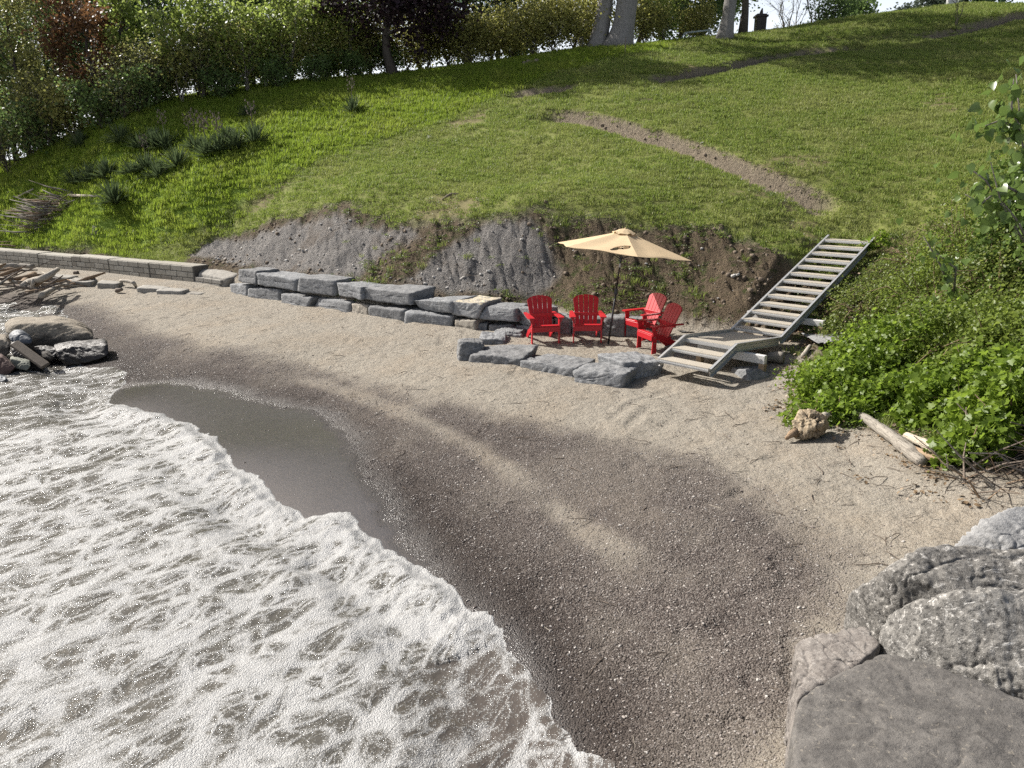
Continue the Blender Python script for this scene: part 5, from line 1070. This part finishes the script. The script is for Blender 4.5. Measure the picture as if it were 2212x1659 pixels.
# tall trees of the wood
rng = random.Random(3)
WOOD = [(-150,41,TD,1.0),(-40,40,TA,1.0),(40,47,TD,1.1),(70,39,TB,.95),(130,45,TA,1.05),(185,52,TB,1.2),(235,47,TD,1.0),(318,50,TA,1.1),(352,46,TC,1.0),(455,54,TE,1.05),(548,52,TA,1.1),(585,50,TD,1.05),(640,55,TB,1.15),
        (700,52,TA,1.0),(770,56,TB,1.1),(905,57,TB,1.05),(1010,54,TA,1.0),(1075,52,TD,.95),(1112,56,TA,1.0),(1262,50,TB,.8),(1385,52,TB,.95),(1420,56,TA,1.0),(1470,56,TD,.9),(1512,58,TA,.95),(1575,60,TC,.9),(-260,42,TA,1.1),(-80,56,TA,1.2),(0,58,TB,1.2),(100,60,TD,1.3),(270,60,TA,1.3)]
WD = ["dark blue-green tree just outside the left edge of the wood","tall mid-green tree at the far left edge of the wood","dark blue-green tree deep behind the far left of the wood","olive leafy tree left of the copper-leaved tree","mid-green tree directly behind the copper-leaved tree's left side",
      "olive tree rising behind the top of the copper-leaved tree","dark blue-green tree behind the right side of the copper-leaved tree","mid-green tree right of the copper-leaved tree","thin-crowned tree on the left side of the first sky gap","forked nearly bare dark tree standing against the sky gap","green tree right of the forked bare tree",
      "dark blue-green tree above the lime saplings","olive tree second left of the purple-leaved tree, deep in the wood","mid-green tree just left of the purple-leaved tree","olive tree behind the left half of the purple-leaved tree","olive tree behind the right half of the purple-leaved tree","green tree right of the purple-leaved tree, above the hedge",
      "dark blue-green tree above the middle of the hedge","green tree at the right end of the hedge beside the sky gap","small olive tree just left of the big double trunk","olive tree just right of the big double trunk","green tree behind the left end of the swing frame","dark blue-green tree behind the swing frame","green tree behind the right end of the swing frame","thin tree behind the leaning single trunk",
      "outermost tree beyond the left picture edge","tall tree in the back row left of the olive tree at the edge","olive tree in the back row at the far left","huge dark tree in the back row left of the copper-leaved tree","huge green tree in the back row right of the copper-leaved tree"]
for (u, Y, pr, s_), lab in zip(WOOD, WD): plant("tree", pr, at(u, Y), lab, "tree", "trees of the wood along the top", rng.uniform(0, 6), s_ * rng.uniform(.94, 1.06) * (.72 if Y <= 47 else .86 if Y <= 53 else 1))
CT = tree_parts(21, 5.4, 2.1, .7, .12, 5200, .15, M_BARKD, M_L4, 16, nsub=6, sig=.24); plant("copper_tree", CT, on(214, 268) + np.array([0, 0, -.1]), "copper-leaved tree at the left edge of the grass slope", "tree")
IV = tree_parts(22, 7.2, 1.0, .8, .2, 3200, .17, M_BARKD, M_L5, 18, nsub=4, sig=.25, up=.3); plant("ivy_covered_tree", IV, at(283, 38.5), "narrow yellow-green ivy-clad tree right behind the copper-leaved tree", "tree")
PM = tree_parts(23, 10.0, 4.2, 1.9, .24, 26000, .18, M_BARKD, M_L3, 30, nsub=8, sig=.36, up=.16, drop=.12, prof='flat'); plant("purple_tree", PM, on(850, 165) + np.array([0, 0, -.05]), "dark purple-leaved tree with a bare straight trunk on the brow of the grass slope", "tree")
SAP = [(340,243,SD_,.9,"tangled grey-olive shrub under the right side of the copper-leaved tree"),(395,238,SA,1.1,"first lime-leaved sapling right of the copper-leaved tree"),(440,232,SD_,1.0,"olive scrub bush below the forked bare tree"),(490,220,SA,1.15,"tall lime-leaved sapling at the left of the thicket"),
       (535,212,SB,1.0,"bushy lime shrub in the thicket above the upper yucca bed"),(575,200,SA,1.0,"thin lime sapling leaning at the middle of the thicket"),(625,190,SB,1.05,"bushy lime shrub in the middle of the thicket"),(668,182,SA,1.05,"lime sapling second left of the purple-leaved tree"),(705,178,SB,.9,"low lime shrub left of the purple-leaved tree"),(752,174,SB,.95,"leafy lime shrub just left of the purple tree trunk"),(800,168,SE,.85,"yellowish shrub behind the purple tree trunk"),
       (20,392,SD_,1.1,"grey-olive scrub at the left picture edge above the shaded grass"),(75,360,SF,1.3,"low green bush at the left below the olive tree"),(110,345,SD_,1.1,"twiggy olive shrub left of the copper-leaved tree"),(160,318,SE,1.0,"yellowish shrub at the foot of the copper-leaved tree"),(225,300,SF,1.1,"low dark bush under the copper-leaved tree"),(270,285,SD_,.8,"small twiggy shrub right below the copper-leaved tree"),(-40,400,SD_,1.3,"scrub cut off by the left picture edge"),(60,330,SE,1.3,"larger yellow-green shrub left of the copper-leaved tree"),(300,266,SF,1.0,"low leafy bush at the upper left edge of the grass"),(480,232,SF,.8,"small green bush at the foot of the thicket"),(600,205,SF,.7,"small bush at the grass edge below the middle of the thicket"),(680,190,SF,.7,"small bush at the grass edge left of the purple-leaved tree"),(770,178,SF,.7,"little bush beside the purple tree trunk")]
for u, v, pr, s_, lab in SAP:
    p = on(u, v); p = at(u, p[1] + .9); plant("shrub", pr, p, lab, "shrub", "thicket along the top of the grass", rng.uniform(0, 6), s_)
UG = ["first","second","third","fourth","fifth","sixth","seventh","eighth","ninth","tenth","eleventh","twelfth","thirteenth","fourteenth"]
for i, (u, v) in enumerate([(315,262),(355,252),(392,246),(430,238),(468,231),(508,222),(548,211),(588,202),(630,194),(672,187),(714,181),(756,176),(800,172),(838,168)]):
    p = on(u, v); p = at(u, p[1] + 2.0); plant("shrub", (SD_, SF, SE)[i % 3], p, UG[i] + " from the left in the row of dim undergrowth behind the lime saplings", "shrub", "undergrowth behind the saplings", rng.uniform(0, 6), rng.uniform(.8, 1.1))
HG = ["first", "second", "third", "fourth", "fifth", "sixth", "seventh", "eighth", "ninth"]
for i, (u, v) in enumerate([(880,160),(925,155),(970,150),(1015,145),(1060,139),(1105,133),(1150,127),(1195,120),(1238,113)]):
    p = on(u, v); p = at(u, p[1] + 1.2); plant("hedge_shrub", SE, p, HG[i] + " yellow-green hedge shrub to the right of the purple-leaved tree", "shrub", "yellow-green hedge shrubs", rng.uniform(0, 6), rng.uniform(.85, 1.12))
for i, (u, v, Y) in enumerate([(1392,100,46),(1432,100,47),(1262,108,44),(1500,90,50)]):
    plant("shrub", SE if i != 1 else SB, at(u, Y), ["yellowish bush between the double trunk and the swing frame", "lime bush left of the swing frame", "bush directly left of the big double trunk", "yellowish bush behind the swing frame beam"][i], "shrub", None, i, .9)
# big trunks
def bigtree(u, v, w0, ln, lab, seed, hgt=13.0, crown=True, cr=5.5, extra=()):
    p = on(u, v); p[2] -= .15; r0 = w0; m = MB(); pts = [np.array([ln * z + .10 * math.sin(z * .9 + seed), .04 * math.sin(z * 1.3), z]) for z in np.linspace(0, hgt * .55, 14)]
    rd = [r0 * (1.45 if i == 0 else 1.15 if i == 1 else 1.0) * (1 - .035 * i) for i in range(14)]; m.tube(pts, rd, 20); V = np.array(m.v); ctr = np.repeat(np.array(pts), 20, 0); d = V - ctr; an = np.arctan2(d[:, 1], d[:, 0])
    fl = 1 + .07 * np.cos(an * 5 + seed) * np.exp(-V[:, 2] / 1.2) * 2 + .05 * fbm(np.stack([np.cos(an) * 3, np.sin(an) * 3, V[:, 2] * .35], 1), seed, 3) * 2; m.v = [tuple(q) for q in ctr + d * fl[:, None]]
    e = empty("big_tree", p); tag(e, lab, "tree"); tk = m.build("trunk", M_BARKB, e, True)
    g2 = np.random.default_rng(seed); tips = []
    for i in range(9):
        a = i * 2.4; b = pts[9 + i % 5]; L = cr * g2.uniform(.7, 1.2); el = g2.uniform(.4, 1.0); dd = np.array([math.cos(a) * math.cos(el), math.sin(a) * math.cos(el), math.sin(el)]); q = [b + dd * L * k / 4 + g2.normal(0, .15, 3) for k in range(5)]
        tk_ = MB().tube(q, [r0 * .4, r0 * .3, r0 * .2, r0 * .12, r0 * .03], 7).build("limb", M_BARKB, e, True); tips += [q[2] + g2.normal(0, .9, 3) for _ in range(6)] + [q[3] + g2.normal(0, 1.0, 3) for _ in range(8)] + [q[4] + g2.normal(0, .9, 3) for _ in range(8)]
    tips = np.array(tips); P = tips[g2.integers(0, len(tips), 5200)] + g2.normal(0, .45, (5200, 3)); put("crown", leaves_mesh("crown", P, .24, M_L1, g2, 'rhomb', .6), e); return e
bigtree(1290, 106, .44, -.0 + .10, "left trunk of the big grey double tree on the brow of the lawn", 31); bigtree(1332, 104, .60, .16, "thicker right trunk of the big grey double tree on the brow of the lawn", 32)
bigtree(1560, 84, .36, .16, "leaning grey tree with a flared base at the top of the lawn", 33, cr=5); 
t2 = tree_parts(34, 11, 3.0, 4.4, .24, 3000, .2, M_BARKD, M_L2, 11, nsub=5, sig=.4, up=.4); plant("tree", t2, at(1604, 48), "dark straight-trunked tree between the leaning grey tree and the chimney", "tree")
BS = tree_parts(35, 6.0, 2.6, 1.0, .10, 260, .10, M_BARK, M_L2, 8, nsub=7, sig=.4, up=1.0, prof='vase', multi=5)
plant("bare_shrub", BS, at(1700, 60) + np.array([0, 0, -1.0]), "bare many-stemmed shrub behind the house roof, left of its twin", "shrub", "bare many-stemmed shrubs"); plant("bare_shrub", BS, at(1765, 58) + np.array([0, 0, -.8]), "bare many-stemmed shrub at the right end of the house roof", "shrub", "bare many-stemmed shrubs", 2.0, .95)
g_t = tree_parts(36, 6, 2.1, .8, .15, 5200, .22, M_BARKD, M_L1, 14, nsub=5, sig=.35); plant("tree", g_t, at(1838, 62) + np.array([0, 0, -2.6]), "dense dark green tree standing against the sky right of the bare shrubs", "tree"); plant("shrub", SF, at(1795, 54), "low dark green bush at the right end of the roof", "shrub", None, 1, 1.2)
cn = tree_parts(37, 4.0, 2.0, .3, .12, 5200, .16, M_BARKD, M_L8, 22, nsub=6, sig=.2, up=.1, prof='cone', shape='fold'); plant("conifer", cn, at(1945, 56) + np.array([0, 0, -1.9]), "pale green conifer peeping over the brow near the top right", "tree", None, 0, (1.6, 1.6, .8)); plant("conifer", cn, at(2010, 57) + np.array([0, 0, -1.2]), "darker conifer right of the pale one at the top edge", "tree", None, 2, (1.4, 1.4, 1.1))
dt = tree_parts(38, 6, 3.0, .4, .2, 6000, .22, M_BARKD, M_L7, 14, nsub=5, sig=.4); plant("tree", dt, at(2090, 56), "dark tree at the top right edge beyond the brow", "tree")
sp = tree_parts(39, 1.9, .42, .5, .03, 60, .06, M_BARKD, M_L2, 7, nsub=4, sig=.08, up=1.2, prof='vase', multi=3); plant("bare_sapling", sp, on(2064, 66), "little bare-twigged shrub alone on the upper right lawn", "shrub")

# house roof with chimney beyond the brow, swing frame, poles
M_SHING = simple("dark_shingles", (.055, .055, .062), .9, 0, .3, 4, .5); M_BRICKD = simple("dark_brick", (.06, .05, .047), .9, 0, .3, 9, .6)
A, B = PY(1622, 76, 58), PY(1800, 42, 62); hc = (A + B) / 2; hs = empty("house", (A[0], A[1], A[2] - 2.2)); tag(hs, "house whose dark shingled roof and chimney show beyond the brow", "house"); lo = lambda p: Vector(p) - Vector(hs.location)
C1, C2 = A + np.array([0, 0, .0]), B; dn = np.array([0.35, 4.5, .9]); fr = np.array([-.2, -2.2, -1.7])
MB().add([lo(C1), lo(C2), lo(C2 + fr), lo(C1 + fr)] + [lo(q) - Vector((0, 0, .12)) for q in (C1, C2, C2 + fr, C1 + fr)], [(0,1,2,3),(7,6,5,4),(0,4,5,1),(1,5,6,2),(2,6,7,3),(3,7,4,0)]).build("roof", M_SHING, hs)
MB().add([lo(C1), lo(C2), lo(C2 - fr * np.array([1, 1, -1])), lo(C1 - fr * np.array([1, 1, -1]))] + [lo(q) - Vector((0, 0, .12)) for q in (C1, C2, C2 - fr * np.array([1, 1, -1]), C1 - fr * np.array([1, 1, -1]))], [(3,2,1,0),(4,5,6,7),(0,1,5,4),(1,2,6,5),(2,3,7,6),(3,0,4,7)]).build("roof", M_SHING, hs)
m = MB(); q = [lo(C1 + fr * .9), lo(C2 + fr * .9), lo(C2 - fr * np.array([.9, .9, -.9])), lo(C1 - fr * np.array([.9, .9, -.9]))]; q2 = [v - Vector((0, 0, 2.8)) for v in q]; m.add([v - Vector((0, 0, .15)) for v in q] + q2, [(0,1,5,4),(1,2,6,5),(2,3,7,6),(3,0,4,7)]); m.build("wall", M_BRICKD, hs)
cp = lo(PY(1640, 78, 57.6)); ch_ = MB().box(cp + Vector((0, 0, .50)), (.72, .6, 1.9), None, .02); ch_.box(cp + Vector((0, 0, 1.3)), (.9, .78, .14), None, .02); chm = ch_.build("chimney", M_BRICKD, hs); MB().tube([cp + Vector((0, 0, 1.37)), cp + Vector((.02, 0, 1.6)), cp + Vector((.06, 0, 1.85))], [.16, .12, .04], 8).build("chimney_pot", M_BRICKD, chm)
sw = empty("swing_frame", at(1505, 46)); tag(sw, "pale metal swing frame at the top of the lawn under the trees", "swing frame"); so = lambda u, v, Y: Vector(PY(u, v, Y)) - Vector(sw.location)
M_SW = simple("faded_paint", (.30, .34, .33), .5, .2)
MB().tube([so(1479, 71, 46), so(1534, 65, 47)], .045, 8).build("beam", M_SW, sw)
for u0, v0, Y0, ub_, vb_, Yb_ in ((1479,71,46,1462,100,45.2),(1480,71,46,1481,99,46.8),(1533,65,47,1527,90,46.2),(1534,65,47,1541,88,47.8)): MB().tube([so(u0, v0, Y0), so(ub_, vb_, Yb_)], .038, 6).build("leg", M_SW, sw)
MB().tube([so(1469, 88, 45.6), so(1481, 86, 46.4)], .025, 6).build("brace", M_SW, sw)
pl = at(1255, 42); o = MB().tube([(0, 0, -.1), (0, 0, 1.2)], .12, 8).build("post", simple("grey_post", (.2, .2, .19), .8), None, True); o.location = pl; tag(o, "thin grey post just left of the big double trunk", "post")
pl = at(2054, 49); o = MB().box((0, 0, .5), (.55, .3, 1.3), None, .03).build("post", simple("pale_post", (.42, .42, .41), .7)); o.location = pl; tag(o, "pale pillar at the top edge of the picture on the upper right brow", "pillar")
pl = on(1350, 118); o = MB().tube([(0, 0, -.1), (0, 0, .75)], .02, 6).build("stake", M_TWIG, None, True); o.location = pl; tag(o, "thin dark stake in the grass below the big double trunk", "stake")

# ------------------------------------------------------------------ yucca clumps
M_YUC = leafmat("yucca_leaf", (.04, .062, .03), (.085, .115, .05), .25, .3)
def yucca(seed, n, L):
    g2 = np.random.default_rng(seed); V = []; Fc = []
    for i in range(n):
        a = g2.random() * 6.28; e = R(g2.uniform(8, 82)); l = L * g2.uniform(.7, 1.1); w = .026; d = np.array([math.cos(a), math.sin(a), 0]); sd_ = np.array([-d[1], d[0], 0]); k = len(V); o_ = d * .05 * g2.random()
        for j, (f, ww_) in enumerate(((0, .7), (.35, 1.0), (.7, .8), (1, .06))):
            c = o_ + d * (l * f * math.cos(e)) + np.array([0, 0, l * f * math.sin(e) - .28 * l * f * f * (1 - math.sin(e))]); V += [c - sd_ * w * ww_ + np.array([0, 0, .012 * ww_]), c + np.array([0, 0, -.008]), c + sd_ * w * ww_ + np.array([0, 0, .012 * ww_])]
        for j in range(3):
            q = k + j * 3; Fc += [(q, q + 1, q + 4, q + 3), (q + 1, q + 2, q + 5, q + 4)]
    V = np.array(V); V[:, 2] = np.maximum(V[:, 2], .01); return npmesh("leaves", V, Fc, M_YUC)
YM = [yucca(1, 110, .72), yucca(2, 130, .8), yucca(3, 90, .66)]
def stalk(seed, h):
    g2 = random.Random(seed); m = MB(); m.tube([(0, 0, 0), (.03, .02, h * .5), (g2.uniform(-.08, .1), .03, h)], [.014, .011, .006], 5)
    for k in range(12):
        z = h * (.62 + .38 * k / 12); a = k * 2.4; p = np.array([.03 * z / h + .14 * math.cos(a), .03 + .14 * math.sin(a), z]); m.tube([(.03, .02, z - .05), p], [.004, .004], 4); m.tube([p, p + np.array([0, 0, .06])], [.025, .02], 5)
    return m.mesh("dead_stalk", M_TWIG)
ST = [stalk(1, 1.25), stalk(2, 1.1)]
YU = [(250,440,1,1.25,0,"round yucca clump alone beside the brush pile"),(762,243,0,1.0,1,"lone yucca clump far up the open grass slope"),(538,252,2,.95,0,"small yucca clump above the right end of the upper yucca bed"),
      (550,310,1,1.15,1,"rightmost yucca of the upper bed"),(510,322,0,1.2,0,"second yucca from the right in the upper bed"),(475,330,1,1.1,2,"third yucca from the right in the upper bed"),(448,338,0,1.2,2,"front yucca of the upper bed, fourth from the right"),(424,322,2,1.1,2,"yucca with tall dead stalks at the left end of the upper bed"),(492,300,2,1.0,0,"back yucca of the upper bed"),
      (385,362,1,1.15,0,"rightmost yucca of the lower bed"),(345,385,0,1.15,0,"front yucca of the lower bed, second from the right"),(318,368,1,1.0,1,"back yucca in the middle of the lower bed"),(285,378,2,1.1,0,"yucca in the middle of the lower bed"),(230,385,1,1.1,0,"yucca left of the middle in the lower bed"),(195,392,0,1.1,0,"second yucca from the left in the lower bed"),(165,398,2,1.2,0,"leftmost yucca of the lower bed"),
      (335,318,0,1.2,0,"dark yucca in the shade between the two beds, right of its neighbour"),(360,322,1,1.1,1,"dark yucca in the shade nearest the upper bed"),(305,322,2,1.2,0,"dark yucca in the shade left of the gap between the beds"),(262,308,1,1.1,0,"shaded yucca under the trees, right of two"),(175,320,0,1.2,0,"shaded yucca under the copper-leaved tree, left of two")]
for u, v, k, s_, ns, lab in YU:
    e = empty("yucca", on(u, v) - np.array([0, 0, .03]), rng.uniform(0, 6)); e.scale = (s_ * 1.1,) * 3; tag(e, lab, "yucca", "yucca clumps on the grass slope"); put("leaves", YM[k], e)
    for j in range(ns):
        o = put("dead_stalk", ST[j % 2], e); o.location = (.15 * j, -.1 * j, .1); o.rotation_euler = (0, .08 * (j - .5), j)

# ------------------------------------------------------------------ greenery on the right: vines, shrubs and a poplar sapling
M_V1 = leafmat("vine_leaf", (.085, .145, .016), (.19, .26, .035), .5); M_V2 = leafmat("shrub_leaf", (.085, .13, .02), (.18, .225, .045), .48); M_V3 = leafmat("dull_leaf", (.09, .125, .026), (.18, .215, .05), .48); M_POP = leafmat("poplar_leaf", (.06, .105, .022), (.125, .18, .045), .35, .3)
def mound(seed, rx, ry, h, nleaf, ls, mat, shape, nst=26, shell=.62):
    g2 = np.random.default_rng(seed); n = nleaf; d = g2.normal(0, 1, (n, 3)); d[:, 2] = np.abs(d[:, 2]); d /= np.linalg.norm(d, axis=1)[:, None]
    lump = 1 + .55 * fbm(d * 2.3 + seed, seed, 3) + .25 * fbm(d * 6 + seed, seed + 2, 2); q = (shell + (1 - shell) * g2.random(n) ** .6) * lump; P = d * q[:, None] * np.array([rx, ry, h]); P += g2.normal(0, .05, (n, 3)); P[:, 2] = np.maximum(P[:, 2], .02)
    W = MB()
    for i in range(nst):
        t_ = P[g2.integers(0, n)]; b = t_ * np.array([.25, .25, 0]); W.tube([b, b * .4 + t_ * .6 + np.array([0, 0, .2 * h]) * (t_[2] < .5 * h) + g2.normal(0, .05, 3), t_], [.012, .009, .004], 4, False)
    return P, g2, W, shape, ls, mat
def shrub(u, v, rx, ry, h, nleaf, ls, mat, shape, seed, lab, name="shrub", cat="shrub", single=0, lift=0.0, stem=M_BRN):
    p = on(u, v); P, g2, W, shape, ls, mat = mound(seed, rx, ry, h, nleaf, ls, mat, shape)
    # follow the slope
    dz = gi(P[:, 0] + p[0], P[:, 1] + p[1], TZ) - p[2]; P[:, 2] += np.clip(dz, -1.2, 1.2)
    e = empty(name, p + np.array([0, 0, lift])); tag(e, lab, cat); W.build("stems", stem, e, True)
    if single:
        cd = np.array([0, 0, CAM_H]) - p; key = np.argsort(-(P @ (cd / np.linalg.norm(cd)))); idx = key[:single]; rest = key[single:]; S, Fq = SHAPES[shape]
        lms = []
        for k in range(3):
            s2 = S * np.array([1, 1, 1 + .5 * k]) * ls; lms.append(npmesh("leaf", s2, np.array(Fq), mat))
        N, T_, B = frames(single, g2, .45)
        for j, i in enumerate(idx):
            o = put("leaf", lms[j % 3], e); M = Matrix((Vector(B[j]), Vector(T_[j]), Vector(N[j]))).transposed().to_4x4(); s_ = g2.uniform(.7, 1.25); o.matrix_local = Matrix.Translation(Vector(P[i])) @ M @ Matrix.Scale(s_, 4)
        P = P[rest]
    f = put("foliage", leaves_mesh("foliage", P, ls, mat, g2, shape, .45), e); f["kind"] = "stuff"; return e
shrub(1845, 840, 1.0, .8, .75, 6120, 0.0555, M_V1, 'vine', 71, "bright green leafy mound directly right of the landing")
shrub(1930, 800, 1.2, .9, .85, 6460, 0.0555, M_V1, 'vine', 72, "bright leafy mound in the middle of the greenery, below the pale boulder")
shrub(2060, 790, 1.3, .9, 1.0, 7140, 0.0555, M_V2, 'fold', 73, "dense green shrub in the centre right of the greenery")
shrub(2180, 800, 1.2, .9, 1.1, 7140, 0.0592, M_V2, 'fold', 74, "dense green shrub at the right picture edge above the vine")
shrub(1790, 905, .65, .35, .32, 1190, 0.0629, M_V1, 'vine', 75, "low vine sprawling over the sand behind the root stump", "grape_vine", "vine")
shrub(1965, 868, .9, .42, .5, 4080, 0.0629, M_V1, 'vine', 76, "bright grape vine covering the upper end of the long grey log", "grape_vine", "vine")
shrub(2090, 890, .95, .5, .75, 5100, 0.0703, M_V1, 'vine', 77, "lush grape vine above the short pale split log", "grape_vine", "vine")
shrub(2100, 985, .42, .28, .5, 2890, 0.074, M_V1, 'vine', 78, "lowest grape vine, hanging over the sand at the log's lower end", "grape_vine", "vine", 280)
shrub(2200, 935, .85, .6, .95, 4760, 0.074, M_V1, 'vine', 79, "large-leaved grape vine at the right picture edge above the dead twigs", "grape_vine", "vine", 300)
shrub(1885, 680, 1.0, .8, .45, 4080, 0.0444, M_V3, 'fold', 80, "dull green shrub right of the stairs above the pale boulder")
shrub(2030, 670, 1.3, 1.0, 1.05, 6800, 0.0481, M_V2, 'fold', 81, "mid-green shrub up the slope in the right-hand greenery")
shrub(2160, 650, 1.4, 1.1, 1.2, 7480, 0.0518, M_V3, 'fold', 82, "dull shaded shrub at the right edge below the poplar sapling")
shrub(2195, 470, .7, .6, 1.5, 3000, .05, M_V2, 'fold', 87, "leafy upright bush under the tip of the poplar at the right edge")
shrub(2205, 600, 1.0, .8, 2.9, 6500, .075, M_POP, 'heart', 88, "tall leafy poplar bush filling the right picture edge above the vines")
shrub(1985, 570, 1.1, .7, .5, 2550, 0.0407, M_V3, 'rhomb', 83, "thin weedy shrub on the slope right of the top of the stairs")
shrub(2095, 575, 1.2, .9, 1.6, 5440, 0.0481, M_V2, 'fold', 84, "yellow-green shrub beneath the hanging poplar leaves")
shrub(2262, 560, 1.25, 1.0, 2.5, 7800, 0.0518, M_V2, 'fold', 85, "tall shrub cut off by the right picture edge below the poplar's top")
shrub(1885, 560, .35, .25, .30, 272, 0.0666, M_V1, 'vine', 86, "vine tendril reaching over the upper right rail of the stairs", "grape_vine", "vine", 0, .25)
# poplar sapling: stems and every leaf its own
def poplar(base, path, nl, ls, seed, lab):
    g2 = np.random.default_rng(seed); e = empty("poplar_sapling", base); tag(e, lab, "sapling"); W = MB(); P = []
    for pts in path:
        q = [np.array(p) - base for p in pts]; W.tube(q, [.022 * (1 - .7 * i / (len(q) - 1)) for i in range(len(q))], 6)
        for i in range(len(q) - 1):
            for k in range(int(nl / len(path) / (len(q) - 1))): f = g2.random(); P.append(q[i] * (1 - f) + q[i + 1] * f + g2.normal(0, .17, 3) * (.6 + .5 * i))
    W.build("stem", M_BARK, e, True); P = np.array(P); S, Fq = SHAPES['heart']; lms = [npmesh("leaf", S * np.array([1, 1, 1 + k]) * ls, np.array(Fq), M_POP) for k in range(3)]; N, T_, B = frames(len(P), g2, .1); T_[:, 2] -= .8; T_ /= np.linalg.norm(T_, axis=1)[:, None]; B = np.cross(T_, N); B /= np.linalg.norm(B, axis=1)[:, None]; N = np.cross(B, T_)
    for j, p in enumerate(P):
        o = put("leaf", lms[j % 3], e); M = Matrix((Vector(B[j]), Vector(T_[j]), Vector(N[j]))).transposed().to_4x4(); o.matrix_local = Matrix.Translation(Vector(p)) @ M @ Matrix.Scale(g2.uniform(.7, 1.3), 4)
pb_ = PY(2235, 560, 11.0)
poplar(pb_, [[pb_, PY(2225, 430, 10.9), PY(2205, 280, 10.9), PY(2195, 160, 10.9)], [pb_, PY(2180, 470, 10.8), PY(2130, 390, 10.7), PY(2090, 360, 10.7)], [PY(2225, 430, 10.9), PY(2170, 400, 10.6), PY(2120, 440, 10.5), PY(2085, 420, 10.5)], [PY(2205, 280, 10.9), PY(2160, 260, 10.9), PY(2120, 275, 10.9)], [PY(2225, 420, 10.9), PY(2230, 330, 10.6), PY(2215, 330, 10.5)], [pb_, PY(2200, 480, 10.6), PY(2160, 430, 10.5), PY(2140, 350, 10.5)], [PY(2210, 300, 10.9), PY(2185, 230, 10.8), PY(2190, 170, 10.8)]], 299, .125, 91, "tall poplar sapling with broad hanging leaves at the right picture edge")
pb2 = PY(2060, 640, 12.2); poplar(pb2, [[pb2, PY(2030, 570, 12.1), PY(1995, 510, 12.0)], [pb2, PY(2065, 580, 12.0), PY(2020, 545, 12.0)]], 46, .12, 92, "small poplar shoot with a few broad leaves in the middle of the scrub")
# dead twigs at the lower right
hp = on(2185, 1030); tk = empty("dead_brush", hp); tag(tk, "tangle of dead grey twigs above the pale boulder at the right edge", "brush")
for i in range(150):
    x_, y_ = rng.uniform(-.55, .8), rng.uniform(-.35, .5); b = np.array([x_, y_, hz1(hp[0] + x_, hp[1] + y_) - hp[2]]); an = rng.uniform(0, 6.28); L = rng.uniform(.2, .8); d = np.array([math.cos(an), math.sin(an) * .7, rng.uniform(0, .9)]) * L; r = rng.choice([.004, .006, .009, .013])
    MB().tube([b, b + d * .5 + np.array([rng.uniform(-.06, .06), rng.uniform(-.06, .06), rng.uniform(-.04, .1)]), b + d], [r, r * .8, r * .4], 4).build("twig", rng.choice([M_TWIG, M_TWIG, M_LOG, M_BRN]), tk)
